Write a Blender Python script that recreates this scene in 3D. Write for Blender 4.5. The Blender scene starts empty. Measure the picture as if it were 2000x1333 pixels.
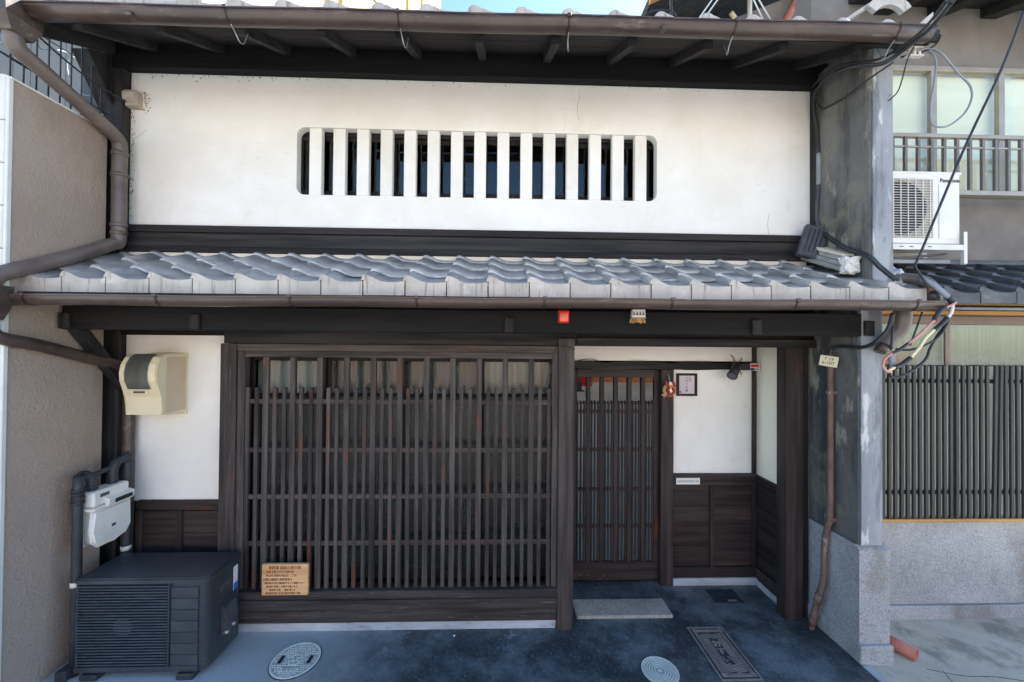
import bpy, bmesh, math, random
from mathutils import Vector, Matrix
random.seed(7)
R = math.radians
sc = bpy.context.scene
C = sc.collection

# ------------------------------------------------------------------ camera
YAW, PITCH, ROLL, CAMH = R(1.69), R(.585), R(.469), 2.2
fw = Vector((math.sin(YAW), math.cos(YAW), 0)); rt = Vector((math.cos(YAW), -math.sin(YAW), 0)); up = Vector((0, 0, 1))
f2 = fw*math.cos(PITCH)+up*math.sin(PITCH); u2 = up*math.cos(PITCH)-fw*math.sin(PITCH)
r3 = rt*math.cos(ROLL)+u2*math.sin(ROLL); u3 = u2*math.cos(ROLL)-rt*math.sin(ROLL)
cd = bpy.data.cameras.new('camera'); cam = bpy.data.objects.new('camera', cd); C.objects.link(cam)
cd.sensor_width = 36; cd.lens = 36*765/2000; cd.clip_start = .05; cd.clip_end = 1000
cam.matrix_world = Matrix(((r3.x, u3.x, -f2.x, 0), (r3.y, u3.y, -f2.y, 0), (r3.z, u3.z, -f2.z, CAMH), (0, 0, 0, 1)))
sc.camera = cam
# ------------------------------------------------------------------ sky, sun, exposure
SUN = Vector((.62, .42, .67)).normalized()
elev = math.asin(SUN.z); azim = math.atan2(SUN.x, SUN.y)
wd = bpy.data.worlds.new('World'); sc.world = wd; wd.use_nodes = True
nt = wd.node_tree; bg = nt.nodes['Background']; sky = nt.nodes.new('ShaderNodeTexSky')
sky.sky_type = 'NISHITA'; sky.sun_disc = False; sky.sun_elevation = elev; sky.sun_rotation = azim
sky.air_density = 1.0; sky.dust_density = .7; sky.ozone_density = 1.0
nt.links.new(sky.outputs[0], bg.inputs[0]); bg.inputs[1].default_value = .074
ld = bpy.data.lights.new('sun', 'SUN'); ld.energy = 5.0; ld.angle = R(.5); ld.color = (1, .93, .82)
so = bpy.data.objects.new('sun', ld); C.objects.link(so)
so.rotation_euler = (-SUN).to_track_quat('-Z', 'Y').to_euler(); so.location = SUN*30
vs = sc.view_settings
vs.view_transform = 'Standard'; vs.look = 'None'; vs.gamma = 1; vs.use_curve_mapping = False; vs.exposure = 2.38
try:
    vs.use_white_balance = True; vs.white_balance_temperature = 5600; vs.white_balance_tint = 5
except Exception: pass
sc.render.engine = 'CYCLES'
sc.cycles.use_denoising = True
sc.cycles.max_bounces = 8; sc.cycles.diffuse_bounces = 5; sc.cycles.glossy_bounces = 4; sc.cycles.transparent_max_bounces = 12
sc.cycles.caustics_reflective = False; sc.cycles.caustics_refractive = False

# ------------------------------------------------------------------ materials
def L(r, g=None, b=None):
    """sRGB 0-255 to linear"""
    if g is None: g = b = r
    f = lambda v: (v/255/12.92 if v/255 <= .04045 else ((v/255+.055)/1.055)**2.4)
    return (f(r), f(g), f(b), 1)
MATS = {}
def mat(name, c1, c2=None, scale=(4, 4, 4), rough=.7, bump=.15, bscale=60, bstretch=(1, 1, 1), over=(), spec=.5, metal=0, rnd=0.0, bdist=.004, rvar=0, coat=0, world=False):
    """two-tone noise colour + fine relief; over = [(colour, (sx,sy,sz), lo, hi, amount), ...] stain masks"""
    if name in MATS: return MATS[name]
    m = bpy.data.materials.new(name); m.use_nodes = True; t = m.node_tree; N = t.nodes; K = t.links
    p = N['Principled BSDF']
    tc = N.new('ShaderNodeTexCoord'); oi = N.new('ShaderNodeObjectInfo')
    mul = N.new('ShaderNodeMath'); mul.operation = 'MULTIPLY'; mul.inputs[1].default_value = 31.7; K.new(oi.outputs['Random'], mul.inputs[0])
    if world:
        geo = N.new('ShaderNodeNewGeometry'); co = geo.outputs['Position']
    else:
        vadd = N.new('ShaderNodeVectorMath'); K.new(tc.outputs['Object'], vadd.inputs[0]); K.new(mul.outputs[0], vadd.inputs[1]); co = vadd.outputs[0]
    def noise(sc_, s, detail=5, ro=.6):
        mp = N.new('ShaderNodeMapping'); mp.inputs['Scale'].default_value = sc_; K.new(co, mp.inputs[0])
        n = N.new('ShaderNodeTexNoise'); n.inputs['Scale'].default_value = s; n.inputs['Detail'].default_value = detail; n.inputs['Roughness'].default_value = ro
        K.new(mp.outputs[0], n.inputs['Vector']); return n.outputs['Fac']
    def ramp(src, lo, hi):
        r = N.new('ShaderNodeMapRange'); r.inputs['From Min'].default_value = lo; r.inputs['From Max'].default_value = hi; r.interpolation_type = 'SMOOTHSTEP'
        K.new(src, r.inputs['Value']); return r.outputs['Result']
    def mix(fac, a, b):
        x = N.new('ShaderNodeMix'); x.data_type = 'RGBA'
        if isinstance(fac, float): x.inputs[0].default_value = fac
        else: K.new(fac, x.inputs[0])
        for i, v in ((6, a), (7, b)):
            if isinstance(v, tuple): x.inputs[i].default_value = v
            else: K.new(v, x.inputs[i])
        return x.outputs[2]
    col = mix(ramp(noise(scale, 1.0), .3, .7), c1, c2 or c1)
    for (oc, os_, lo, hi, amt) in over:
        mk = ramp(noise(os_, 1.0, 6, .65), lo, hi)
        ml = N.new('ShaderNodeMath'); ml.operation = 'MULTIPLY'; ml.inputs[1].default_value = amt; K.new(mk, ml.inputs[0])
        col = mix(ml.outputs[0], col, oc)
    if rnd:
        hs = N.new('ShaderNodeHueSaturation'); rr = N.new('ShaderNodeMapRange'); rr.inputs['To Min'].default_value = 1-rnd; rr.inputs['To Max'].default_value = 1+rnd
        K.new(oi.outputs['Random'], rr.inputs['Value']); K.new(rr.outputs[0], hs.inputs['Value']); K.new(col, hs.inputs['Color']); col = hs.outputs[0]
    K.new(col, p.inputs['Base Color'])
    p.inputs['Roughness'].default_value = rough; p.inputs['Metallic'].default_value = metal
    p.inputs['Specular IOR Level'].default_value = spec; p.inputs['Coat Weight'].default_value = coat
    if rvar:
        r = N.new('ShaderNodeMapRange'); r.inputs['To Min'].default_value = rough-rvar; r.inputs['To Max'].default_value = rough+rvar
        K.new(noise(scale, 2.3), r.inputs['Value']); K.new(r.outputs[0], p.inputs['Roughness'])
    if bump:
        b = N.new('ShaderNodeBump'); b.inputs['Strength'].default_value = bump; b.inputs['Distance'].default_value = bdist
        K.new(noise(bstretch, bscale, 4), b.inputs['Height']); K.new(b.outputs[0], p.inputs['Normal'])
    MATS[name] = m; return m
def glass(name, tint, rough=.02, fres=1.5, bump=0, bscale=80):
    m = bpy.data.materials.new(name); m.use_nodes = True; t = m.node_tree; N = t.nodes; K = t.links
    N.remove(N['Principled BSDF']); o = N['Material Output']
    tr = N.new('ShaderNodeBsdfTransparent'); tr.inputs[0].default_value = tint
    g = N.new('ShaderNodeBsdfGlossy'); g.inputs['Roughness'].default_value = rough
    fr = N.new('ShaderNodeFresnel'); fr.inputs[0].default_value = fres
    gm = N.new('ShaderNodeNewGeometry'); iv_ = N.new('ShaderNodeMath'); iv_.operation = 'SUBTRACT'; iv_.inputs[0].default_value = 1; K.new(gm.outputs['Backfacing'], iv_.inputs[1])
    ml_ = N.new('ShaderNodeMath'); ml_.operation = 'MULTIPLY'; K.new(fr.outputs[0], ml_.inputs[0]); K.new(iv_.outputs[0], ml_.inputs[1])
    mx = N.new('ShaderNodeMixShader'); K.new(ml_.outputs[0], mx.inputs[0]); K.new(tr.outputs[0], mx.inputs[1]); K.new(g.outputs[0], mx.inputs[2])
    if bump:
        tc = N.new('ShaderNodeTexCoord'); v = N.new('ShaderNodeTexVoronoi'); v.inputs['Scale'].default_value = bscale
        b = N.new('ShaderNodeBump'); b.inputs['Strength'].default_value = bump; b.inputs['Distance'].default_value = .003
        K.new(tc.outputs['Object'], v.inputs['Vector']); K.new(v.outputs['Distance'], b.inputs['Height']); K.new(b.outputs[0], g.inputs['Normal']); K.new(b.outputs[0], fr.inputs['Normal'])
    K.new(mx.outputs[0], o.inputs[0]); return m

GR = {'x': (1.2, 22, 22), 'y': (22, 1.2, 22), 'z': (22, 22, 1.2)}
def wood(kind, ax):
    g = GR[ax]; fine = tuple(v*3 for v in g); big = tuple(v*.35 for v in g)
    if kind == 'dark':      # sooty old beams
        return mat('wood_dark_'+ax, L(38, 38, 39), L(62, 60, 58), g, .72, .5, 1, fine, [(L(24, 23, 24), big, .45, .65, .7), (L(74, 70, 66), tuple(v*2.5 for v in g), .60, .72, .5)], rnd=.12, bdist=.003, spec=.2)
    if kind == 'eave_shade':  # near-black copy of the beam wood: under-eave shade put into its colour
        return mat('wood_eave_shade_'+ax, L(18, 18, 19), L(32, 31, 30), g, .75, .5, 1, fine, [(L(52, 49, 46), tuple(v*2.5 for v in g), .62, .72, .5)], rnd=.12, bdist=.003, spec=.2)
    if kind == 'lattice':   # weathered brown-grey with red-brown rubbed patches
        return mat('wood_lattice_'+ax, L(52, 47, 45), L(88, 81, 77), g, .7, .6, 1, fine, [(L(104, 62, 44), tuple(v*.16 if v > 2 else v*1.3 for v in g), .56, .68, .65 if ax == 'z' else .25), (L(40, 35, 34), big, .5, .7, .6), (L(126, 116, 106), tuple(v*2.5 for v in g), .60, .70, .45)], rnd=.22, bdist=.002, spec=.2)
    if kind == 'sill':      # bleached, scuffed sill
        return mat('wood_sill_'+ax, L(50, 46, 44), L(80, 74, 71), g, .75, .7, 1, fine, [(L(38, 33, 32), big, .5, .7, .7), (L(150, 140, 130), tuple(v*4.5 for v in g), .60, .68, .5)], rnd=.08, bdist=.003, spec=.2)
    if kind == 'brown':     # red-brown stained door and wainscot
        return mat('wood_brown_'+ax, L(40, 35, 34), L(66, 58, 55), g, .62, .55, 1, fine, [(L(116, 60, 40), tuple(v*.2 if v > 2 else v for v in g), .60, .72, .7), (L(88, 78, 72), tuple(v*2.5 for v in g), .60, .72, .4)], rnd=.18, bdist=.002, spec=.2)
    if kind == 'soffit':
        return mat('wood_soffit_'+ax, L(38, 37, 37), L(56, 53, 52), g, .8, .4, 1, fine, [(L(64, 60, 60), big, .5, .75, .5)], rnd=.08, bdist=.002, spec=.2)
    if kind == 'honey':
        return mat('wood_honey_'+ax, L(204, 154, 102), L(230, 188, 136), g, .5, .3, 1, fine, [], bdist=.001, spec=.3)
    if kind == 'ochre':
        return mat('wood_ochre_'+ax, L(176, 132, 78), L(200, 156, 98), g, .6, .3, 1, fine, [(L(110, 84, 56), big, .55, .75, .6)], bdist=.001, spec=.3)
PL = mat('white_plaster', L(230, 227, 217), L(243, 241, 235), (1.6, 1.6, 1.6), .88, .5, 30, (1, 1, 2.2), [(L(210, 203, 188), (1.5, 3, .8), .54, .74, .35), (L(196, 190, 178), (7, 7, 16), .60, .74, .25), (L(140, 132, 120), (60, 30, 44), .70, .75, .4), (L(180, 172, 160), (30, 10, 3), .64, .72, .2)], bdist=.003)
GRIME = mat('soot_grime', L(166, 156, 140), L(128, 118, 104), (20, 20, 20), .95, .2, 60)
CREAMPL = mat('cream_plaster', L(224, 214, 190), L(236, 228, 208), (3, 3, 3), .9, .2, 60)
TILE = mat('smoked_tile', L(152, 150, 145), L(180, 178, 173), (5, 5, 5), .45, .35, 70, (1, 1, 1), [(L(98, 100, 102), (9, 3, 9), .50, .66, .55), (L(188, 188, 184), (16, 16, 16), .58, .68, .5), (L(84, 82, 76), (40, 40, 40), .62, .70, .5)], spec=.7, rnd=.13, rvar=.1, bdist=.001)
TILEF = mat('tile_face', L(172, 166, 154), L(196, 189, 178), (7, 7, 7), .55, .15, 90, (1, 1, 1), [(L(122, 106, 90), (46, 10, 3.2), .55, .66, .7), (L(226, 222, 214), (9, 9, 9), .58, .7, .5)], spec=.6, rnd=.06, bdist=.001)
TILEE = mat('tile_edge_highlight', L(150, 152, 152), L(204, 204, 200), (18, 18, 18), .4, .2, 90, rnd=.1)  # highlight along the tiles' leading edges, painted as a paler colour
TILER = mat('old_dark_tile', L(62, 64, 68), L(90, 92, 94), (7, 7, 7), .55, .4, 60, (1, 1, 1), [(L(128, 126, 118), (12, 12, 12), .6, .75, .5)], rnd=.15, bdist=.002)
GUT = mat('brown_gutter', L(60, 50, 45), L(80, 67, 60), (2, 9, 9), .34, .12, 40, (1, 1, 1), [(L(126, 112, 100), (4, 24, 24), .56, .68, .5), (L(48, 38, 35), (6, 6, 6), .54, .68, .5)], spec=.5, bdist=.001)
GUTG = mat('faded_pipe', L(92, 82, 76), L(114, 103, 96), (5, 5, 5), .36, .08, 60, over=[(L(78, 60, 56), (3, 3, 3), .5, .7, .6)])
STEEL = mat('galvanised', L(150, 150, 150), L(182, 182, 180), (30, 30, 30), .4, .05, 60, metal=.7)
STUC = mat('grey_stucco', L(158, 142, 127), L(172, 156, 141), (1.2, 1.2, 1.2), .92, 1.0, 60, (1, 1, 1), [(L(128, 114, 102), (1.2, 1.2, .35), .52, .72, .6), (L(190, 176, 162), (30, 30, 30), .62, .7, .2)], bdist=.008)
PANEL = mat('cream_panel', L(206, 206, 198), L(222, 221, 212), (3, 3, 3), .6, .05, 40)
MORT = mat('stained_mortar', L(92, 92, 90), L(128, 126, 120), (2.2, 2.2, 1.1), .85, .5, 50, (1, 1, 1), [(L(58, 59, 60), (5, 5, .9), .44, .58, .8), (L(176, 170, 152), (5, 5, 1.6), .57, .64, .65), (L(140, 132, 110), (2.5, 2.5, 2.5), .54, .64, .5), (L(70, 70, 68), (30, 30, 9), .58, .66, .5)], bdist=.003)
MORTF = mat('pale_front_render', L(138, 142, 146), L(168, 171, 173), (3, 3, 1.2), .85, .3, 70, (1, 1, 1), [(L(104, 107, 111), (8, 8, 1.2), .48, .60, .75), (L(214, 214, 210), (9, 9, 2.4), .56, .64, .7), (L(90, 92, 94), (40, 40, 12), .60, .68, .5)], bdist=.003)
MORTR = mat('grey_brown_render', L(112, 107, 102), L(132, 127, 120), (2, 2, 2), .9, .5, 120, over=[(L(86, 82, 80), (1.5, 1.5, .6), .5, .75, .5)], bdist=.003)
GRAN = mat('granite', L(156, 157, 157), L(180, 181, 180), (2.5, 2.5, 2.5), .6, .25, 190, (1, 1, 1), [(L(60, 62, 64), (110, 110, 110), .53, .60, .55), (L(222, 223, 222), (95, 95, 95), .56, .63, .5), (L(112, 105, 94), (2, 2, 1.4), .52, .68, .5)], bdist=.001)
CONC = mat('pale_concrete', L(184, 174, 154), L(208, 199, 180), (2, 2, 2), .88, .35, 60, (1, 1, 1), [(L(112, 106, 94), (2.4, 2.4, 2.4), .52, .66, .6), (L(206, 202, 188), (5, 5, 5), .56, .68, .6), (L(84, 82, 76), (50, 50, 50), .60, .68, .5)], bdist=.003)
KERB = mat('kerb_cement', L(160, 166, 170), L(192, 198, 202), (3, 3, 9), .85, .3, 50, over=[(L(96, 104, 112), (4, 4, 14), .52, .7, .6)])
ASPH = mat('road_asphalt', L(146, 142, 136), L(166, 162, 154), (.6, .6, .6), .9, .5, 40, over=[(L(92, 90, 88), (.3, .3, .3), .5, .7, .5)])
BRICK = mat('orange_brick', L(170, 92, 58), L(196, 116, 74), (3, 3, 9), .85, .3, 30)
PALEH = mat('opposite_wall', L(206, 196, 178), L(220, 210, 194), (1, 1, 1), .9, .1, 20)
YELL = mat('yellow_render', L(184, 158, 104), L(196, 170, 118), (.4, .4, .4), .9, .1, 10)
BLUEW = mat('bluegrey_siding', L(104, 107, 106), L(122, 124, 122), (.8, .8, .8), .8, .1, 20)
LAVW = mat('pale_lavender_wall', L(176, 176, 180), L(190, 190, 194), (.8, .8, .8), .85, .1, 20)
BLACK = mat('black_rubber', L(38, 40, 44), L(52, 54, 58), (9, 9, 9), .5, .1, 80)
DGREY = mat('dark_plastic', L(62, 64, 68), L(78, 80, 84), (6, 6, 6), .5, .06, 90)
GREYC = mat('grey_sleeve', L(128, 132, 136), L(150, 154, 158), (9, 9, 9), .5, .05, 60)
WHITEC = mat('white_cable', L(206, 204, 196), L(222, 220, 212), (9, 9, 9), .5, 0)
CREAMC = mat('cream_cable', L(214, 202, 160), L(228, 216, 178), (9, 9, 9), .5, 0)
PINKC = mat('pink_cable', L(186, 128, 118), L(204, 152, 142), (9, 9, 9), .45, 0)
CREAM = mat('cream_plastic', L(214, 202, 164), L(224, 213, 178), (4, 4, 4), .45, .05, 80, over=[(L(170, 160, 128), (7, 7, 7), .62, .8, .4)])
BEIGE = mat('beige_plastic', L(190, 172, 142), L(202, 184, 156), (4, 4, 4), .5, .05, 80)
WHITEP = mat('white_enamel', L(216, 214, 204), L(228, 227, 220), (5, 5, 5), .4, .05, 60, over=[(L(168, 164, 152), (9, 9, 9), .64, .8, .5)])
ACD = mat('dark_ac_paint', L(46, 50, 53), L(60, 65, 68), (3, 3, 3), .42, .05, 60, over=[(L(150, 152, 150), (30, 30, 30), .66, .70, .7), (L(84, 92, 98), (2.2, 2.2, 2.2), .5, .75, .5)], rvar=.1)
ACB = mat('ac_black', L(20, 22, 26), L(26, 28, 32), (3, 3, 3), .6, 0)
RUST = mat('rusted_pipe', L(98, 78, 68), L(126, 104, 92), (9, 9, 5), .8, .5, 120, over=[(L(176, 164, 152), (12, 12, 6), .58, .7, .7), (L(70, 48, 42), (16, 16, 9), .55, .7, .6)], bdist=.002)
CLAY = mat('terracotta_pvc', L(164, 98, 80), L(188, 122, 102), (6, 6, 6), .5, .1, 60, over=[(L(210, 180, 164), (10, 10, 4), .62, .75, .5)])
IRONP = mat('pale_cast_iron', L(206, 211, 203), L(224, 228, 219), (9, 9, 9), .6, .2, 90, over=[(L(140, 146, 146), (9, 9, 9), .6, .75, .5)])
IRONB = mat('dirty_iron_ground', L(158, 164, 160), L(182, 188, 182), (20, 20, 20), .7, .2, 90)
IRON = mat('grey_cast_iron', L(128, 118, 112), L(156, 146, 138), (9, 9, 9), .55, .2, 90, metal=.1, over=[(L(160, 156, 150), (12, 12, 12), .6, .75, .4)])
IROND = mat('dark_cast_iron', L(46, 54, 64), L(62, 70, 80), (9, 9, 9), .55, .2, 90)
HOLE = mat('deep_black', (.004, .004, .005, 1), None, rough=.9, bump=0)
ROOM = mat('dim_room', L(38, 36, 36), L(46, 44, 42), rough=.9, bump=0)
CURT = mat('pale_green_curtain', L(196, 206, 198), L(216, 224, 216), (60, 1, 1), .9, .3, 1, (60, 60, 1))
GRNG = mat('grey_green_blind', L(120, 128, 124), L(136, 144, 138), (30, 1, 1), .9, 0)
REDL = mat('red_lens', L(214, 44, 20), L(230, 66, 30), (9, 9, 9), .2, .0, spec=.6, coat=.5)
REDP = mat('red_print', L(196, 30, 44), None, rough=.5, bump=0)
WHITEI = mat('white_paper', L(226, 222, 216), None, rough=.8, bump=0)
INK = mat('black_ink', L(40, 36, 38), None, rough=.8, bump=0)
BRINK = mat('brown_ink', L(92, 56, 38), None, rough=.8, bump=0)
GRNI = mat('green_ink', L(40, 120, 96), None, rough=.7, bump=0)
BLUI = mat('blue_print', L(60, 110, 190), None, rough=.7, bump=0)
LILAC = mat('lilac_paper', L(204, 190, 198), L(216, 204, 208), (5, 5, 5), .8, 0)
STRAW = mat('straw', L(170, 132, 84), L(204, 168, 114), (20, 20, 20), .8, .4, 90)
ORANGE = mat('orange_fruit', L(224, 120, 40), L(236, 140, 52), (9, 9, 9), .5, .1, 150)
CRIM = mat('crimson_ribbon', L(132, 30, 40), L(160, 44, 50), (9, 9, 9), .6, 0)
PLAST = mat('mortar_lump', L(214, 212, 206), L(232, 230, 224), (8, 8, 8), .9, .6, 30, bdist=.01)
FOIL = mat('silvery_mortar', L(170, 176, 178), L(204, 208, 208), (14, 14, 14), .7, .9, 26, bdist=.01)
REDCAR = mat('red_car_paint', L(170, 24, 30), None, rough=.25, bump=0, coat=.6)
GLASS = glass('window_glass', (.78, .84, .84, 1), .01, 1.75)
FIGG = glass('figured_glass', (.92, .95, .93, 1), .1, 1.6, .35, 60)
FIGP = glass('pebbled_glass', (.99, 1, .96, 1), .08, 2.1, .12, 22)
FROST = mat('dark_green_figured_glass', L(20, 36, 34), L(30, 50, 46), (4, 4, 4), .25, 1.0, 75, (1, 1, 1), spec=.7, bdist=.004)
MLENS = glass('smoky_lens', (.42, .45, .42, 1), .08, 1.5)

# dark trowelled mortar of the apron: worn pale towards the left and along the walls
def apron_material():
    m = bpy.data.materials.new('dark_trowelled_mortar'); m.use_nodes = True; t = m.node_tree; N = t.nodes; K = t.links; p = N['Principled BSDF']
    g = N.new('ShaderNodeNewGeometry')
    def noise(s, sc_=(1, 1, 1), d=6, ro=.65):
        mp = N.new('ShaderNodeMapping'); mp.inputs['Scale'].default_value = sc_; mp.inputs['Rotation'].default_value = (0, 0, .5); K.new(g.outputs['Position'], mp.inputs[0])
        n = N.new('ShaderNodeTexNoise'); n.inputs['Scale'].default_value = s; n.inputs['Detail'].default_value = d; n.inputs['Roughness'].default_value = ro
        K.new(mp.outputs[0], n.inputs['Vector']); return n.outputs['Fac']
    def mr(src, a, b, c=0, d=1):
        r = N.new('ShaderNodeMapRange'); r.interpolation_type = 'SMOOTHSTEP'
        for k, v in zip(('From Min', 'From Max', 'To Min', 'To Max'), (a, b, c, d)): r.inputs[k].default_value = v
        K.new(src, r.inputs['Value']); return r.outputs[0]
    def ma(op, a, b):
        x = N.new('ShaderNodeMath'); x.operation = op; x.use_clamp = op in ('ADD', 'SUBTRACT')
        for i, v in enumerate((a, b)):
            if isinstance(v, (int, float)): x.inputs[i].default_value = v
            else: K.new(v, x.inputs[i])
        return x.outputs[0]
    def mix(f, a, b):
        x = N.new('ShaderNodeMix'); x.data_type = 'RGBA'; K.new(f, x.inputs[0])
        for i, v in ((6, a), (7, b)):
            if isinstance(v, tuple): x.inputs[i].default_value = v
            else: K.new(v, x.inputs[i])
        return x.outputs[2]
    sp = N.new('ShaderNodeSeparateXYZ'); K.new(g.outputs['Position'], sp.inputs[0])
    n1 = noise(1.3); wob = ma('MULTIPLY', ma('SUBTRACT', n1, .5), 1.6)
    left = mr(ma('ADD', ma('MULTIPLY', sp.outputs[0], -.5), wob), .25, .95)      # worn patch by the air conditioner
    rim = mr(ma('ADD', ma('ADD', sp.outputs[1], ma('MULTIPLY', wob, .35)), -2.0), .72, 1.0)
    inn = mr(sp.outputs[0], .45, .62, 1, 0)                                       # the rim only runs along the lattice bay
    rim = ma('MULTIPLY', rim, inn)
    right = mr(ma('ADD', sp.outputs[0], ma('MULTIPLY', wob, .5)), 2.25, 2.6)
    f = ma('MAXIMUM', ma('MAXIMUM', left, ma('MULTIPLY', rim, .85)), ma('MULTIPLY', right, .5))
    base = mix(mr(noise(1.7, (1, 1, 1), 7, .7), .40, .64), L(52, 60, 65), L(106, 116, 121))
    col = mix(f, base, L(172, 180, 182))
    spk = mr(noise(52, (1, .6, 1), 4), .54, .64)
    col = mix(ma('MULTIPLY', spk, .2), col, L(150, 162, 170))
    pit = mr(noise(70, (1, 1, 1), 3), .58, .66)
    col = mix(ma('MULTIPLY', pit, .25), col, L(40, 46, 54))
    vein = mr(noise(3.2, (1, 1, 1), 9, .8), .60, .66)
    col = mix(ma('MULTIPLY', vein, .45), col, L(166, 176, 182))
    scr = mr(noise(9, (1, 6, 1), 8, .75), .58, .68)
    col = mix(ma('MULTIPLY', scr, .4), col, L(150, 160, 168))
    K.new(col, p.inputs['Base Color']); p.inputs['Specular IOR Level'].default_value = .5
    K.new(mr(noise(3.1), .3, .7, .36, .6), p.inputs['Roughness'])
    b = N.new('ShaderNodeBump'); b.inputs['Strength'].default_value = .35; b.inputs['Distance'].default_value = .004; K.new(noise(22), b.inputs['Height']); K.new(b.outputs[0], p.inputs['Normal'])
    return m
APRON = apron_material()

# ------------------------------------------------------------------ mesh helpers
def newbm(): return bmesh.new()
def box(bm, x0, x1, y0, y1, z0, z1, mi=0):
    v = [bm.verts.new(p) for p in ((x0, y0, z0), (x1, y0, z0), (x1, y1, z0), (x0, y1, z0), (x0, y0, z1), (x1, y0, z1), (x1, y1, z1), (x0, y1, z1))]
    fs = [bm.faces.new([v[i] for i in q]) for q in ((0, 3, 2, 1), (4, 5, 6, 7), (0, 1, 5, 4), (1, 2, 6, 5), (2, 3, 7, 6), (3, 0, 4, 7))]
    for f in fs: f.material_index = mi
    return v, fs
def cbox(bm, x0, x1, y0, y1, z0, z1, b=.003, mi=0):
    """box with bevelled edges"""
    t = bmesh.new(); box(t, x0, x1, y0, y1, z0, z1)
    b = min(b, .3*min(x1-x0, y1-y0, z1-z0))
    bmesh.ops.bevel(t, geom=t.edges[:], offset=b, segments=1, affect='EDGES', profile=.5)
    for f in t.faces: f.material_index = mi
    merge(bm, t)
def merge(bm, t, M=None):
    if M is not None: bmesh.ops.transform(t, matrix=M, verts=t.verts)
    vm = {v: bm.verts.new(v.co) for v in t.verts}
    for f in t.faces:
        try:
            n = bm.faces.new([vm[v] for v in f.verts]); n.material_index = f.material_index; n.smooth = f.smooth
        except ValueError: pass
    t.free()
def prism(bm, poly, axis, a, b, mi=0, smooth=False):
    """extrude 2-D polygon along axis from a to b; poly coords are the other two axes in order"""
    def P(u, v, w): return {'x': (w, u, v), 'y': (u, w, v), 'z': (u, v, w)}[axis]
    A = [bm.verts.new(P(u, v, a)) for u, v in poly]; B = [bm.verts.new(P(u, v, b)) for u, v in poly]
    n = len(poly); fs = []
    for i in range(n):
        f = bm.faces.new((A[i], A[(i+1) % n], B[(i+1) % n], B[i])); f.smooth = smooth; fs.append(f)
    fs.append(bm.faces.new(A[::-1])); fs.append(bm.faces.new(B))
    for f in fs: f.material_index = mi
    return fs
def spline(pts, n=6):
    P = [Vector(p) for p in pts]
    if len(P) < 3: return P
    out = []
    for i in range(len(P)-1):
        p0 = P[max(i-1, 0)]; p1 = P[i]; p2 = P[i+1]; p3 = P[min(i+2, len(P)-1)]
        for k in range(n):
            t = k/n
            out.append(.5*((2*p1)+(p2-p0)*t+(2*p0-5*p1+4*p2-p3)*t*t+(3*p1-p0-3*p2+p3)*t**3))
    return out+[P[-1]]
def tube(bm, pts, r, seg=8, smooth=True, cap=True, mi=0, rr=None):
    P = [Vector(p) for p in pts]; rings = []; nrm = None
    for i, p in enumerate(P):
        d = (P[min(i+1, len(P)-1)]-P[max(i-1, 0)])
        if d.length < 1e-9: d = Vector((0, 0, 1))
        d.normalize()
        if nrm is None: nrm = d.orthogonal().normalized()
        nrm = (nrm-d*nrm.dot(d)).normalized(); bn = d.cross(nrm)
        q = rr[i] if rr else r
        rings.append([bm.verts.new(p+(nrm*math.cos(2*math.pi*k/seg)+bn*math.sin(2*math.pi*k/seg))*q) for k in range(seg)])
    for a, b in zip(rings, rings[1:]):
        for k in range(seg):
            f = bm.faces.new((a[k], a[(k+1) % seg], b[(k+1) % seg], b[k])); f.smooth = smooth; f.material_index = mi
    if cap:
        f = bm.faces.new(rings[0][::-1]); f.material_index = mi
        f = bm.faces.new(rings[-1]); f.material_index = mi
def pipe_hollow(bm, p0, p1, r, t=.006, seg=18):
    p0 = Vector(p0); p1 = Vector(p1); d = (p1-p0).normalized(); n = d.orthogonal().normalized(); b = d.cross(n)
    def ring(p, q): return [bm.verts.new(p+(n*math.cos(2*math.pi*k/seg)+b*math.sin(2*math.pi*k/seg))*q) for k in range(seg)]
    a, b1, c, e = ring(p0, r), ring(p1, r), ring(p1, r-t), ring(p0, r-t)
    for u, v in ((a, b1), (b1, c), (c, e), (e, a)):
        for k in range(seg):
            f = bm.faces.new((u[k], u[(k+1) % seg], v[(k+1) % seg], v[k])); f.smooth = True
def disc(bm, cx, cy, r, z0, z1, seg=40, mi=0):
    prism(bm, [(cx+r*math.cos(2*math.pi*k/seg), cy+r*math.sin(2*math.pi*k/seg)) for k in range(seg)], 'z', z0, z1, mi)
def annulus(bm, cx, cy, r0, r1, z0, z1, seg=48, mi=0):
    def ring(r, z): return [bm.verts.new((cx+r*math.cos(2*math.pi*k/seg), cy+r*math.sin(2*math.pi*k/seg), z)) for k in range(seg)]
    a, b, c, d = ring(r0, z0), ring(r1, z0), ring(r1, z1), ring(r0, z1)
    for u, v in ((a, b), (b, c), (c, d), (d, a)):
        for k in range(seg):
            f = bm.faces.new((u[k], u[(k+1) % seg], v[(k+1) % seg], v[k])); f.material_index = mi

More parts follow.
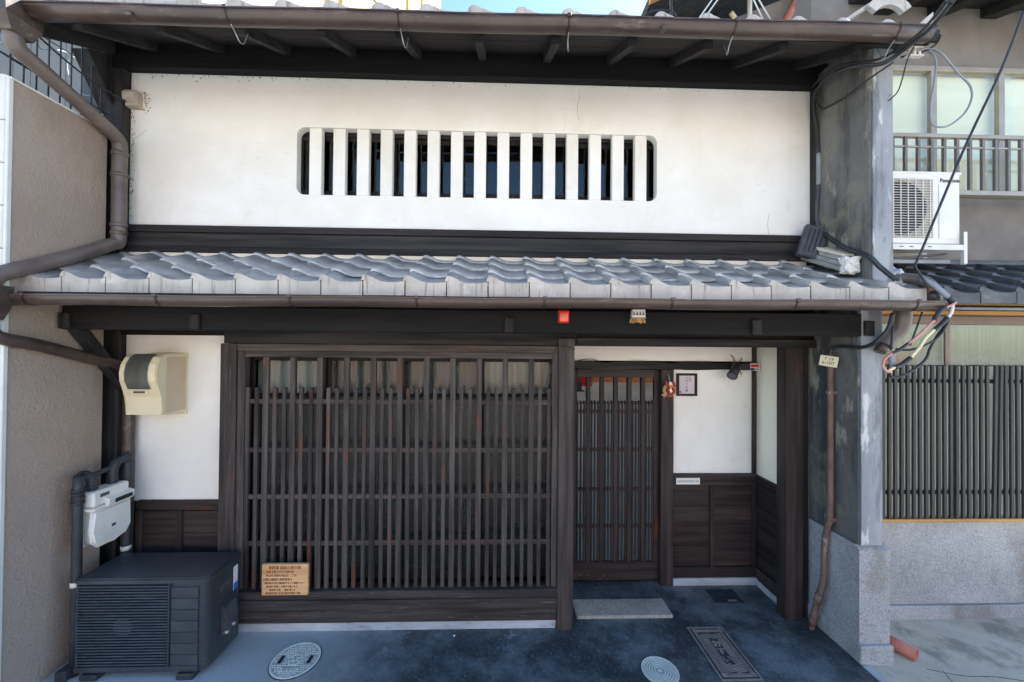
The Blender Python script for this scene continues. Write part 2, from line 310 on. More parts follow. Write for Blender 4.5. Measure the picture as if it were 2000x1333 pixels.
def world_of(o): return o.matrix_basis.copy()
def put(o, parent):
    C.objects.link(o)
    if parent is not None:
        o.parent = parent; o.matrix_parent_inverse = world_of(parent).inverted()
    return o
def obj(name, bm, mats, parent=None, recentre=True):
    bmesh.ops.recalc_face_normals(bm, faces=bm.faces[:])
    me = bpy.data.meshes.new(name)
    c = Vector((0, 0, 0))
    if recentre and bm.verts:
        xs = [v.co for v in bm.verts]
        c = Vector(((min(v.x for v in xs)+max(v.x for v in xs))/2, (min(v.y for v in xs)+max(v.y for v in xs))/2, min(v.z for v in xs)))
        bmesh.ops.translate(bm, vec=-c, verts=bm.verts)
    bm.to_mesh(me); bm.free()
    for m in (mats if isinstance(mats, (list, tuple)) else [mats]): me.materials.append(m)
    o = bpy.data.objects.new(name, me); o.location = c
    return put(o, parent)
def inst(src, name, loc, parent, rot=(0, 0, 0), scale=(1, 1, 1)):
    o = src.copy(); o.name = name; o.parent = None; o.matrix_parent_inverse = Matrix()
    o.location = loc; o.rotation_euler = rot; o.scale = scale
    return put(o, parent)
def empty(name, loc):
    o = bpy.data.objects.new(name, None); o.location = loc; o.empty_display_size = .2; C.objects.link(o); return o
def tag(o, label, cat, group=None):
    o['label'] = label; o['category'] = cat
    if group: o['group'] = group
    return o
def thing(name, label, cat, loc, group=None): return tag(empty(name, loc), label, cat, group)
def struct(o, label=None):
    o['kind'] = 'structure'
    if label: o['label'] = label
    return o
def timber(name, x0, x1, y0, y1, z0, z1, parent, kind='dark', b=.004):
    d = {'x': x1-x0, 'y': y1-y0, 'z': z1-z0}; ax = max(d, key=d.get)
    bm = newbm(); cbox(bm, x0, x1, y0, y1, z0, z1, b); return obj(name, bm, wood(kind, ax), parent)
def bx(name, x0, x1, y0, y1, z0, z1, m, parent=None, b=.003):
    bm = newbm()
    if b: cbox(bm, x0, x1, y0, y1, z0, z1, b)
    else: box(bm, x0, x1, y0, y1, z0, z1)
    return obj(name, bm, m, parent)
def tb(name, pts, r, m, parent=None, n=6, seg=8, smooth=True):
    bm = newbm(); tube(bm, spline(pts, n) if n else pts, r, seg, smooth); return obj(name, bm, m, parent)
def text(name, body, size, loc, rot, m, parent, depth=.0008, align='CENTER', sx=1.0, space=1.0, bold=0):
    cu = bpy.data.curves.new(name, 'FONT'); cu.body = body; cu.size = size; cu.align_x = align; cu.align_y = 'CENTER'; cu.extrude = depth; cu.space_line = space; cu.offset = bold; cu.resolution_u = 3
    t = bpy.data.objects.new(name, cu); C.objects.link(t); bpy.context.view_layer.update()
    me = bpy.data.meshes.new_from_object(t.evaluated_get(bpy.context.evaluated_depsgraph_get())); C.objects.unlink(t); bpy.data.objects.remove(t)
    me.materials.clear(); me.materials.append(m)
    o = bpy.data.objects.new(name, me); o.location = loc; o.rotation_euler = rot; o.scale = (sx, 1, 1)
    return put(o, parent)
FRONT = (R(90), 0, 0)      # text facing -Y

# ================================================================== SETTING
bm = newbm(); box(bm, -120, 120, -120, 160, -.5, -.03); struct(obj('road', bm, ASPH))
bm = newbm(); box(bm, -3.4, 2.52, .9, 4.2, -.2, 0); struct(obj('ground', bm, APRON, recentre=False), 'dark trowelled mortar apron in front of the townhouse')
bm = newbm(); cbox(bm, 2.52, 2.575, .9, 2.66, -.2, .006, .006); struct(obj('pavement_kerb', bm, KERB))
bm = newbm(); box(bm, 2.575, 7.5, .9, 3.6, -.2, -.006); pv = struct(obj('pavement', bm, CONC, recentre=False), 'stained pale concrete strip in front of the neighbouring house')
bm = newbm()   # cracks in the concrete: thin dark grooves
for pts in ([(2.95, 2.63, -.0065), (3.15, 2.57, -.0065), (3.35, 2.56, -.0065), (3.6, 2.50, -.0065), (3.9, 2.46, -.0065)], [(3.05, 2.62, -.0065), (3.0, 2.5, -.0065), (2.98, 2.3, -.0065)]):
    P = spline(pts, 8)
    for a, b in zip(P, P[1:]):
        d = (b-a).normalized(); q = Vector((-d.y, d.x, 0))*(.0015+.0012*random.random())
        prism(bm, [tuple((v)[:2]) for v in (a-q, b-q, b+q, a+q)], 'z', -.02, -.0052)
obj('crack', bm, HOLE, pv)

# ================================================================== THE TOWNHOUSE
H = thing('townhouse', 'dark timber townhouse with white plaster upper wall and lattice window', 'house', (-.2, 3.15, 0))
WY = 3.15
# ---- upper plaster wall with rounded barred window
def rounded(x0, x1, z0, z1, r, n=6):
    o = []
    for cx, cz, a in ((x1-r, z1-r, 0), (x0+r, z1-r, 90), (x0+r, z0+r, 180), (x1-r, z0+r, 270)):
        for k in range(n+1):
            q = R(a+90*k/n); o.append((cx+r*math.cos(q), cz+r*math.sin(q)))
    return o
WX0, WX1, WZ0, WZ1 = -1.632, 1.266, 3.382, 3.922
bm = newbm()
outer = [(-2.92, 3.115), (2.545, 3.115), (2.545, 4.40), (-2.92, 4.40)]; inner = rounded(WX0, WX1, WZ0, WZ1, .065)
def loop(pts, y):
    vs_ = [bm.verts.new((a, y, b)) for a, b in pts]
    return vs_, [bm.edges.new((vs_[i], vs_[(i+1) % len(vs_)])) for i in range(len(vs_))]
for y in (WY, WY+.07):
    ov, oe = loop(outer, y); iv, ie = loop(inner, y)
    bmesh.ops.triangle_fill(bm, use_beauty=True, edges=oe+ie)
    if y == WY: keep = (ov, iv)
for A, B in zip(keep, (ov, iv)):
    for i in range(len(A)):
        j = (i+1) % len(A); bm.faces.new((A[i], A[j], B[j], B[i]))
UW = obj('upper_wall', bm, PL, H)
bm = newbm(); cbox(bm, -.048, .048, 0, .055, 0, WZ1-WZ0-.004, .004); b0 = obj('window_bar', bm, PL, UW, recentre=False); b0.location = (-1.488, WY+.004, WZ0+.002); b0.matrix_parent_inverse = world_of(UW).inverted()
for k in range(1, 15): inst(b0, 'window_bar', (-1.488+.1873*k, WY+.004, WZ0+.002), UW)
bm = newbm()
def fleck(x, z, w, h):
    n = 7; prism(bm, [(x+w*math.cos(2*math.pi*k/n)*random.uniform(.5, 1), z+h*math.sin(2*math.pi*k/n)*random.uniform(.5, 1)) for k in range(n)], 'y', WY-.0012, WY+.002)
for k in range(70):
    x = random.choice((random.uniform(-2.9, 2.5), random.uniform(-2.9, -1.6))); fleck(x, 4.309-random.random()**3*.05, random.uniform(.002, .007), random.uniform(.002, .012))
for k in range(46): fleck(-2.822+random.random()**2*.05, 4.10+random.uniform(-.10, .07), random.uniform(.002, .008), random.uniform(.002, .010))
for k in range(60): fleck(-2.914+random.random()**2*.03, 3.15+random.random()*.9, random.uniform(.002, .006), random.uniform(.003, .014))
obj('soot_flecks', bm, GRIME, UW)['kind'] = 'stuff'
for pts in ([(-2.91, 3.80), (-2.88, 3.805), (-2.84, 3.83), (-2.80, 3.875)], [(.62, 4.30), (.625, 4.22), (.61, 4.13), (.622, 4.03)], [(2.2, 3.12), (2.19, 3.22), (2.205, 3.30)]):
    tb('hairline_crack', [(a, WY-.0002, b) for a, b in pts], .0011, GRIME, UW, 6, 5)
# ---- sashes behind the bars
FR = timber('window_frame', -1.72, 1.36, 3.235, 3.30, 3.30, 3.395, H, 'dark')
timber('window_head', -1.72, 1.36, 3.235, 3.30, 3.90, 4.0, FR, 'dark')
for i in range(4):
    x0 = -1.68+.755*i; x1 = x0+.755+.03; y = 3.247+(.016 if i % 2 else 0)
    bmf = newbm()
    cbox(bmf, x0, x0+.05, y, y+.014, 3.396, 3.90); cbox(bmf, x1-.05, x1, y, y+.014, 3.396, 3.90)
    cbox(bmf, x0+.05, x1-.05, y+.001, y+.013, 3.396, 3.455); cbox(bmf, x0+.05, x1-.05, y+.001, y+.013, 3.865, 3.90)
    s = obj('sash', bmf, wood('dark', 'z'), FR)
    if True:
        bm = newbm(); box(bm, x0+.045, x1-.045, y+.005, y+.009, 3.45, 3.87); g = obj('pane', bm, GLASS, FR)
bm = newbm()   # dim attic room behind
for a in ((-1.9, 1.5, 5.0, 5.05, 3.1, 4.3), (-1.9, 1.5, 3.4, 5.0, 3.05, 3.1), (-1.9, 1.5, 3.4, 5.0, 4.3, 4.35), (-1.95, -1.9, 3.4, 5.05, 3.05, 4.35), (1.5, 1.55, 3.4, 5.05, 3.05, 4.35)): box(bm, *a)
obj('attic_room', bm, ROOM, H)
# ---- posts and beams
timber('corner_post', -3.075, -2.925, 3.09, 3.26, 0, 4.62, H)
timber('corner_post', 2.548, 2.66, 3.095, 3.26, 2.60, 4.62, H)
timber('eave_beam', -3.0, 2.62, 3.07, 3.145, 4.312, 4.62, H, 'eave_shade')
timber('sill_batten', -2.92, 2.545, 3.118, 3.2, 3.062, 3.115, H, 'soffit')
timber('sill_beam', -2.92, 2.545, 3.138, 3.24, 2.951, 3.061, H, 'dark')
timber('flashing_board', -2.92, 2.50, 3.122, 3.2, 2.903, 2.950, H, 'dark')
bx('plaster_strip', -2.92, 2.5, 3.13, 3.2, 2.78, 2.902, CREAMPL, H)
# ---- upper roof
S = .5
zr = lambda Y: 4.16+S*(Y-2.52)
bm = newbm(); prism(bm, [(2.47, zr(2.47)+.078), (6.3, zr(6.3)+.078), (6.3, zr(6.3)+.12), (2.47, zr(2.47)+.12)], 'x', -2.98, 2.84)
UR = obj('upper_roof', bm, wood('dark', 'x'), H)
for k in range(7):
    y0 = 2.50+.105*k; y1 = y0+.102; bm = newbm()
    prism(bm, [(y0, zr(y0)+.064), (y1, zr(y1)+.064), (y1, zr(y1)+.076), (y0, zr(y0)+.076)], 'x', -2.97, 2.83); obj('soffit_board', bm, wood('soffit', 'x'), UR)
for k in range(-6, 6):
    x = -.157+.504*k
    if x < -2.9 or x > 2.8: continue
    bm = newbm(); prism(bm, [(2.52, zr(2.52)), (3.3, zr(3.3)), (3.3, zr(3.3)+.063), (2.52, zr(2.52)+.063)], 'x', x-.028, x+.028); obj('rafter', bm, wood('soffit', 'y'), UR)
timber('eave_fascia', -2.98, 2.84, 2.44, 2.469, 4.20, 4.275, UR)
bm = newbm(); prism(bm, [(2.49, zr(2.49)-.03), (3.25, zr(3.25)-.03), (3.25, zr(3.25)+.075), (2.49, zr(2.49)+.075)], 'x', -3.0, -2.972); obj('barge_board', bm, wood('dark', 'y'), UR)
bm = newbm(); prism(bm, [(2.90, zr(2.90)-.031), (3.2, zr(3.2)-.031), (3.2, 3.98), (3.12, 3.98)], 'x', -3.12, -3.0); obj('corbel', bm, wood('dark', 'z'), UR)
# manju eave tiles
def tile_mesh(p, ln, slope, eave=0, th=.021, crest=.043, cap=False, rnd_=False):
    prof = [(-.050, .004), (-.046, crest*.80), (-.02, crest*.97), (.05, crest), (.12, crest*.88), (.22, crest*.62), (.32, crest*.32), (.43, crest*.09), (.55, 0), (.75, 0), (.88, .003), (.99, .009)]
    b = bmesh.new(); n = len(prof)
    rows = [(0, 0, -.006), (.007, 0, 0), (ln, 0, 0)]
    top = []; bot = []
    for (y, _, dz) in rows:
        top.append([b.verts.new((u*p, y, h+slope*y+dz)) for u, h in prof]); bot.append([b.verts.new((u*p, y, h+slope*y-th)) for u, h in prof])
    for i in range(2):
        for k in range(n-1):
            f = b.faces.new((top[i][k], top[i][k+1], top[i+1][k+1], top[i+1][k])); f.smooth = k > 0 and i > 0
            b.faces.new((bot[i][k+1], bot[i][k], bot[i+1][k], bot[i+1][k+1]))
        b.faces.new((top[i][0], top[i+1][0], bot[i+1][0], bot[i][0])); b.faces.new((top[i+1][-1], top[i][-1], bot[i][-1], bot[i+1][-1]))
    for k in range(n-1):
        ef = b.faces.new((top[0][k+1], top[0][k], bot[0][k], bot[0][k+1])); ef.material_index = 1; b.faces.new((top[2][k], top[2][k+1], bot[2][k+1], bot[2][k]))
    bmesh.ops.recalc_face_normals(b, faces=b.faces[:])
    if eave:   # drop plate with the wavy top edge
        e = bmesh.new(); z0 = -eave; d = .022
        pf = [(.0, crest*.985)]+prof[3:-1]+[(.976, .008)]; fr_ = [e.verts.new((u*p, -.012, h+.001)) for u, h in pf]; x1 = .976*p; x0 = .0012
        bl, br = e.verts.new((x0, -.012, z0)), e.verts.new((x1, -.012, z0))
        f = e.faces.new([bl, br]+fr_[::-1]); g = bmesh.ops.extrude_face_region(e, geom=[f])
        bmesh.ops.translate(e, vec=(0, d, 0), verts=[v for v in g['geom'] if isinstance(v, bmesh.types.BMVert)])
        bmesh.ops.recalc_face_normals(e, faces=e.faces[:])
        for f in e.faces: f.material_index = 1
        k_ = bmesh.new(); prism(k_, [(-.045*p-.004, .012), (-.03*p, .03), (.0, crest+.001), (.012, crest), (.012, .012)], 'y', -.014, .012, 1); bmesh.ops.recalc_face_normals(k_, faces=k_.faces[:])
        merge(b, e); merge(b, k_)
    if cap:
        e = bmesh.new(); seg = 24; r = .050; cx = .05*p; cz = crest-.052
        ring = [e.verts.new((cx+r*math.cos(2*math.pi*k/seg), -.018, cz+r*math.sin(2*math.pi*k/seg))) for k in range(seg)]
        ring2 = [e.verts.new((cx+r*math.cos(2*math.pi*k/seg), .05, cz+r*math.sin(2*math.pi*k/seg))) for k in range(seg)]
        ri = [e.verts.new((cx+.038*math.cos(2*math.pi*k/seg), -.024, cz+.038*math.sin(2*math.pi*k/seg))) for k in range(seg)]
        for k in range(seg):
            j = (k+1) % seg; e.faces.new((ring[k], ring[j], ring2[j], ring2[k])); e.faces.new((ri[k], ri[j], ring[j], ring[k]))
        e.faces.new(ri); e.faces.new(ring2)
        for f in e.faces: f.material_index = 1
        merge(b, e)
    return b
UP_ = .302
bm = tile_mesh(UP_, .30, .42, eave=.05, cap=True)
t0 = obj('roof_tile', bm, [TILE, TILEF], UR, recentre=False); t0.location = (-2.915, 2.50, 4.325); t0.matrix_parent_inverse = world_of(UR).inverted()
bm = tile_mesh(UP_, .30, .42); t1 = obj('roof_tile', bm, [TILE, TILEE], UR, recentre=False); t1.location = (-2.915, 2.70, 4.44)
t1.matrix_parent_inverse = world_of(UR).inverted()
for k in range(1, 19):
    inst(t0, 'roof_tile', (-2.915+UP_*k, 2.50, 4.325), UR, (0, random.uniform(-.008, .008), 0)); inst(t1, 'roof_tile', (-2.915+UP_*k, 2.70, 4.44), UR)
bm = newbm()   # the rest of the slope as one ribbed surface
prof = [(-.045, .016), (0, .042), (.12, .038), (.32, .014), (.55, 0), (.9, .004)]
xs = [(-2.915+UP_*(k+u), h) for k in range(19) for u, h in prof]
A = [bm.verts.new((x, 2.93, 4.55+h)) for x, h in xs]; B = [bm.verts.new((x, 6.3, 6.22+h)) for x, h in xs]
for i in range(len(A)-1): bm.faces.new((A[i], A[i+1], B[i+1], B[i]))
obj('tile_field', bm, TILE, UR)['kind'] = 'stuff'
# curved end tile at the right of the eave
bm = newbm(); arc = lambda r, n=10: [(2.615+r*math.cos(R(35+110*k/n)), 4.41+r*math.sin(R(35+110*k/n))) for k in range(n+1)]
prism(bm, arc(.185)+arc(.115)[::-1], 'y', 2.55, 2.58); prism(bm, [(2.35, 4.43), (2.50, 4.53), (2.50, 4.56), (2.34, 4.45)], 'y', 2.58, 2.62)
prism(bm, [(2.74, 4.33), (2.86, 4.33), (2.86, 4.44)], 'y', 2.5, 2.55)
obj('end_tile', bm, TILEF, UR)
# ---- gutters
def gutter(name, x0, z0, x1, z1, y, r, parent):
    bm = newbm(); seg = 14; t = .004; rings = []
    N_ = 24
    for i in range(N_+1):
        f = i/N_; x = x0+(x1-x0)*f; z = z0+(z1-z0)*f; sag = .003*math.sin(f*23); ring = []
        pts = [(y+r*math.cos(math.pi+math.pi*k/seg), z+r*math.sin(math.pi+math.pi*k/seg)+sag) for k in range(seg+1)]
        pin = [(y+(r-t)*math.cos(math.pi+math.pi*k/seg), z+(r-t)*math.sin(math.pi+math.pi*k/seg)+sag) for k in range(seg+1)]
        rim = [(y-r-.008, z+.001+sag), (y-r-.008, z+.009+sag), (y-r+.003, z+.009+sag)]
        rings.append([bm.verts.new((x, a, b)) for a, b in rim[::-1]+pts+[(y+r, z+.004+sag)]+pin[::-1]])
    n = len(rings[0])
    for a, b in zip(rings, rings[1:]):
        for k in range(n):
            f = bm.faces.new((a[k], a[(k+1) % n], b[(k+1) % n], b[k])); f.smooth = 3 < k < 3+seg
    for rg, s in ((rings[0], 1), (rings[-1], -1)):
        bm.faces.new(rg if s > 0 else rg[::-1])
    for x, z in ((x0, z0), (x1, z1)):
        prism(bm, [(y+r*.99*math.cos(math.pi+math.pi*k/seg), z+r*.99*math.sin(math.pi+math.pi*k/seg)) for k in range(seg+1)], 'x', x-.002, x+.002)
    return obj(name, bm, GUT, parent)
def strap(name, x, z, y, r, parent, hook=True, m=GUT):
    bm = newbm(); n = 12
    pts = [Vector((x, y+(r+.003)*math.cos(math.pi+math.pi*k/n), z+(r+.003)*math.sin(math.pi+math.pi*k/n))) for k in range(n+1)]
    for a, b in zip(pts, pts[1:]):
        d = Vector((.006, 0, 0)); vs_ = [bm.verts.new(v) for v in (a-d, a+d, b+d, b-d)]; bm.faces.new(vs_)
    bmesh.ops.solidify(bm, geom=bm.faces[:], thickness=.003)
    cbox(bm, x-.012, x+.012, y-r-.015, y-r+.006, z-.004, z+.016)
    s = obj(name, bm, m, parent)
    if hook:
        bm = newbm(); tube(bm, spline([(x+.004, y-.01, z-r-.004), (x+.006, y+.03, z-r-.03), (x+.012, y+.06, z-r-.058), (x+.02, y+.085, z-r-.05), (x+.022, y+.10, z-r-.01), (x+.022, y+.12, z-r+.04)], 6), .0035, 6); obj('hook', bm, STEEL, s)
UG = gutter('upper_gutter', -2.80, 4.166, 2.70, 4.208, 2.395, .055, H)
for x in (-1.64, -.63, .40, 1.43, 2.47): strap('gutter_bracket', x, 4.166+.042*(x+2.80)/5.5, 2.395, .055, UG)
for x in (-2.2, .985): bx('gutter_joint', x-.02, x+.02, 2.331, 2.40, 4.108+.042*(x+2.80)/5.5, 4.138+.042*(x+2.80)/5.5, GUT, UG, .012)
LG = gutter('lower_gutter', -2.93, 2.466, 2.79, 2.492, 2.43, .053, H)
for x in (-2.805, -2.045, -1.265, -.509, .267, 1.057, 1.844, 2.618): strap('gutter_bracket', x, 2.466+.026*(x+2.93)/5.72, 2.43, .053, LG, False)
# ---- rain hopper and downpipes on the left
bm = newbm()
def frustum(bm, c0, s0, c1, s1):
    a = [bm.verts.new((c0[0]+sx*s0[0], c0[1]+sy*s0[1], c0[2])) for sx, sy in ((-1, -1), (1, -1), (1, 1), (-1, 1))]; b = [bm.verts.new((c1[0]+sx*s1[0], c1[1]+sy*s1[1], c1[2])) for sx, sy in ((-1, -1), (1, -1), (1, 1), (-1, 1))]
    for i in range(4): bm.faces.new((a[i], a[(i+1) % 4], b[(i+1) % 4], b[i]))
    bm.faces.new(a[::-1]); bm.faces.new(b)
frustum(bm, (-2.90, 2.36, 4.07), (.10, .09), (-2.90, 2.36, 4.36), (.115, .11)); frustum(bm, (-2.89, 2.38, 4.0), (.055, .055), (-2.90, 2.36, 4.07), (.10, .09))
obj('rain_hopper', bm, GUT, H)
D1 = [(-2.885, 2.375, 4.03), (-2.885, 2.38, 3.975), (-2.887, 2.41, 3.935), (-2.892, 2.52, 3.905), (-2.895, 2.75, 3.83), (-2.895, 2.93, 3.77), (-2.895, 3.02, 3.725), (-2.895, 3.04, 3.67), (-2.895, 3.04, 3.5), (-2.893, 3.04, 3.2), (-2.89, 3.04, 2.99), (-2.892, 3.03, 2.945), (-2.895, 2.985, 2.92), (-2.897, 2.75, 2.785), (-2.915, 2.52, 2.665), (-2.94, 2.38, 2.59), (-2.95, 2.345, 2.53)]
DP = tb('downpipe', D1, .046, GUTG, H, 5, 14)
for p, d in (((-2.895, 3.04, 3.62), 'z'), ((-2.891, 3.04, 3.08), 'z'), ((-2.891, 3.04, 3.02), 'z'), ((-2.895, 3.04, 3.46), 'z')):
    bm = newbm(); tube(bm, [(p[0], p[1], p[2]-.014), (p[0], p[1], p[2]+.014)], .051, 16); obj('pipe_collar', bm, GUTG, DP)
bm = newbm(); frustum(bm, (-2.955, 2.325, 2.39), (.07, .07), (-2.955, 2.325, 2.52), (.078, .078)); frustum(bm, (-2.95, 2.33, 2.32), (.045, .045), (-2.955, 2.325, 2.39), (.07, .07)); obj('rain_hopper', bm, GUT, H)
D2 = [(-2.95, 2.335, 2.33), (-2.945, 2.345, 2.26), (-2.93, 2.39, 2.215), (-2.908, 2.55, 2.175), (-2.902, 2.75, 2.115), (-2.87, 3.02, 2.025), (-2.845, 3.085, 1.99), (-2.842, 3.092, 1.93), (-2.84, 3.092, 1.5), (-2.838, 3.092, .9), (-2.836, 3.092, 0)]
tb('downpipe', D2, .038, GUT, H, 5, 14)
# ---- lower roof
LP = .2622; LX = -2.963; LZ = 2.588
rows = [(2.50, 0), (2.66, 1), (2.875, 2), (3.09, 3)]
zl = lambda Y: LZ+.44*(Y-2.5)
bm = newbm(); prism(bm, [(2.52, zl(2.52)-.07), (3.2, zl(3.2)-.07), (3.2, zl(3.2)-.04), (2.52, zl(2.52)-.04)], 'x', -2.98, 2.545); LR = obj('lower_roof', bm, wood('dark', 'x'), H)
src = {}
for Y, i in rows:
    if i == 0: bm = tile_mesh(LP, .21, .36, eave=.083, crest=.045); ms = [TILE, TILEF]
    elif i == 3: bm = tile_mesh(LP, .045, .36); ms = [TILE, TILEE]
    else: bm = tile_mesh(LP, .25, .36); ms = [TILE, TILEE]
    for k in range(22):
        if i > 0 and k > 20: continue
        loc = (LX+LP*k, Y, zl(Y)+(.0 if i == 0 else .010)+random.uniform(-.002, .002)); rot = (random.uniform(-.008, .008), random.uniform(-.01, .01), random.uniform(-.006, .006))
        if i not in src:
            o = obj('roof_tile', bm, ms, LR, recentre=False); o.location = loc; o.matrix_parent_inverse = world_of(LR).inverted(); src[i] = o
        else: inst(src[i], 'roof_tile', loc, LR, rot)
# flat flashing tiles stepping up against the wing wall
for k in range(3):
    y0, y1 = 2.74+.012*k, 3.1; bm = newbm(); z = lambda Y: zl(Y)+.06+.034*k
    prism(bm, [(y0, z(y0)), (y1, z(y1)), (y1, z(y1)+.031), (y0, z(y0)+.031)], 'x', 2.43+.02*k, 2.548); obj('flashing_tile', bm, TILE, LR)
bm = newbm(); box(bm, 2.44, 2.546, 2.69, 2.745, zl(2.72)+.05, zl(2.72)+.155)
bmesh.ops.subdivide_edges(bm, edges=bm.edges[:], cuts=4, use_grid_fill=True)
for v in bm.verts: v.co += Vector((random.uniform(-.012, .004), random.uniform(-.014, .012), random.uniform(-.012, .012)))
obj('plaster_lump', bm, PLAST, LR)
bm = newbm(); prism(bm, [(2.75, zl(2.75)+.163), (3.1, zl(3.1)+.163), (3.1, zl(3.1)+.19), (2.75, zl(2.75)+.18)], 'x', 2.46, 2.548); obj('plaster_cap', bm, CREAMPL, LR)
bm = newbm(); box(bm, 2.70, 2.80, 2.62, 2.80, 2.60, 2.79); bmesh.ops.subdivide_edges(bm, edges=bm.edges[:], cuts=4, use_grid_fill=True)
for v in bm.verts: v.co += Vector((random.uniform(-.02, .02), random.uniform(-.02, .02), random.uniform(-.02, .015)-(.05 if v.co.y < 2.68 else 0)))
obj('mortar_patch', bm, FOIL, LR)
# purlin, brackets and strut under the lower eave
bm = newbm(); prism(bm, [(2.50, zl(2.50)-.086), (3.2, zl(3.2)-.086), (3.2, zl(3.2)-.072), (2.50, zl(2.5)-.072)], 'x', -2.98, 2.545); obj('eave_boarding', bm, wood('eave_shade', 'x'), H)
timber('eave_batten', -2.96, 2.80, 2.475, 2.499, 2.472, 2.504, H)
timber('eave_purlin', -2.93, 2.56, 2.70, 2.79, 2.282, 2.44, H, 'eave_shade')
for x in (-2.896, -2.055, .061, 1.789, 2.60):
    timber('bracket_arm', x-.033, x+.033, 2.675, 2.6995, 2.285, 2.39, H, 'dark'); timber('bracket_beam', x-.03, x+.03, 2.791, 3.10, 2.30, 2.40, H, 'eave_shade')
bm = newbm(); prism(bm, [(2.72, 2.30), (2.80, 2.30), (3.09, 1.93), (3.09, 1.83)], 'x', -2.93, -2.86); obj('strut', bm, wood('dark', 'z'), H)
timber('wall_beam', -2.92, 2.545, 3.10, 3.25, 2.255, 2.60, H, 'eave_shade')
timber('lintel', -2.12, .60, 3.065, 3.0995, 2.196, 2.30, H)
timber('lintel', .602, 2.54, 3.075, 3.0995, 2.196, 2.262, H)
# ---- left plaster panel and wainscot
bx('lower_wall', -2.925, -2.13, WY, WY+.1, .96, 2.30, PL, H)
W1 = timber('wainscot', -2.925, -2.13, 3.16, 3.24, .02, .96, H, 'brown')
timber('rail', -2.80, -2.135, 3.118, 3.159, .90, .972, W1, 'brown')
for k in range(5): timber('board', -2.80, -2.135, 3.136+.003*(k % 2), 3.159, .03+.172*k, .03+.172*k+.170, W1, 'brown')
for x in (-2.80, -2.50, -2.175): timber('batten', x, x+.045, 3.112, 3.1355, .03, .899, W1, 'brown')
# ---- lattice bay
G = 3.07
LW = timber('lattice_window', -2.13, -2.01, 3.045, 3.20, .0, 2.195, H, 'lattice')
timber('post', .455, .578, 3.035, 3.17, -.0, 2.255, LW, 'lattice')
timber('stile', -2.009, -1.955, 3.06, 3.13, .318, 2.14, LW, 'lattice'); timber('stile', .408, .4545, 3.06, 3.13, .318, 2.14, LW, 'lattice')
timber('head', -2.009, .4545, 3.05, 3.14, 2.141, 2.195, LW, 'lattice'); timber('head', -1.9545, .4075, 3.06, 3.13, 2.092, 2.1405, LW, 'lattice')
timber('sill', -2.009, .4545, 3.03, 3.16, .255, .317, LW, 'sill'); timber('sill', -2.009, .4545, 3.02, 3.15, .182, .254, LW, 'sill')
timber('base_beam', -2.009, .4545, 3.05, 3.15, .066, .1815, LW, 'sill')
bx('plinth', -2.13, .4545, 3.062, 3.2, -.02, .0655, KERB, LW, .01)
for z in (1.749, 1.376, 1.020, .661): timber('lattice_rail', -1.9545, .4075, 3.0735, 3.09, z-.018, z+.018, LW, 'lattice', .002)
bm = newbm(); cbox(bm, -.021, .021, -.014, .0155, 0, 1.773, .0025); th = obj('slat', bm, wood('lattice', 'z'), LW, recentre=False)
bm = newbm(); cbox(bm, -.0145, .0145, -.011, .0155, 0, 1.54, .002); tn = obj('slat', bm, wood('lattice', 'z'), LW, recentre=False)
first = {0: True, 1: True}
def slat(which, x, tilt=0):
    s = (th, tn)[which]; loc = (x, 3.078, .3185)
    if first[which]:
        s.location = loc; s.matrix_parent_inverse = world_of(LW).inverted(); first[which] = False
    else: inst(s, 'slat', loc, LW, (0, tilt, 0))
for k in range(12):
    xb = -2.005+.2046*k
    if k: slat(0, xb)
    for q in (1, 2): slat(1, xb+.2046*q/3+random.uniform(-.003, .003), random.uniform(-.0016, .0016))
# sliding glazed sashes behind the lattice
for i, (x0, x1) in enumerate(((-1.99, -1.40), (-1.40, -.80), (-.80, -.16), (-.16, .45))):
    y = 3.19+(.03 if i % 2 else 0); bm = newbm()
    cbox(bm, x0, x0+.032, y, y+.025, .30, 2.16); cbox(bm, x1-.032, x1, y, y+.025, .30, 2.16); cbox(bm, x0+.032, x1-.032, y+.001, y+.024, .30, .38); cbox(bm, x0+.032, x1-.032, y+.001, y+.024, 2.06, 2.16)
    s = obj('glazed_sash', bm, wood('soffit', 'z'), LW)
    bm = newbm(); box(bm, x0+.03, x1-.03, y+.008, y+.012, 1.80, 2.07); obj('pane', bm, FIGG, s)
    bx('lower_pane', x0+.031, x1-.031, y+.006, y+.014, .37, 1.77, FROST, s, 0); bx('glazing_bar', x0+.032, x1-.032, y+.002, y+.023, 1.7705, 1.7995, wood('soffit', 'x'), s)
    bm = newbm(); n = 46; yy = y+.06     # curtain with folds
    for m_ in (0,):
        a = [bm.verts.new((x0+.02+(x1-x0-.04)*k/n, yy+.012*math.sin(k*1.1)+.006*math.sin(k*2.7), 1.78 if i in (0, 3) else .3)) for k in range(n+1)]; b = [bm.verts.new((v.co.x, v.co.y, 2.12)) for v in a]
        for k in range(n):
            f = bm.faces.new((a[k], a[k+1], b[k+1], b[k])); f.smooth = True
    bmesh.ops.solidify(bm, geom=bm.faces[:], thickness=.002)
    obj('curtain', bm, CURT if i in (0, 3) else GRNG, s)
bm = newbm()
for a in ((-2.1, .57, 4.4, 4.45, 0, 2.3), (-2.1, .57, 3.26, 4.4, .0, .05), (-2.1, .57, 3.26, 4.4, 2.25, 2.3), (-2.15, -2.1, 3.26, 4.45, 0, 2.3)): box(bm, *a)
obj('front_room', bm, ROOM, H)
bx('reveal_wall', .50, .577, 3.171, 3.66, 0, 2.25, PL, H)
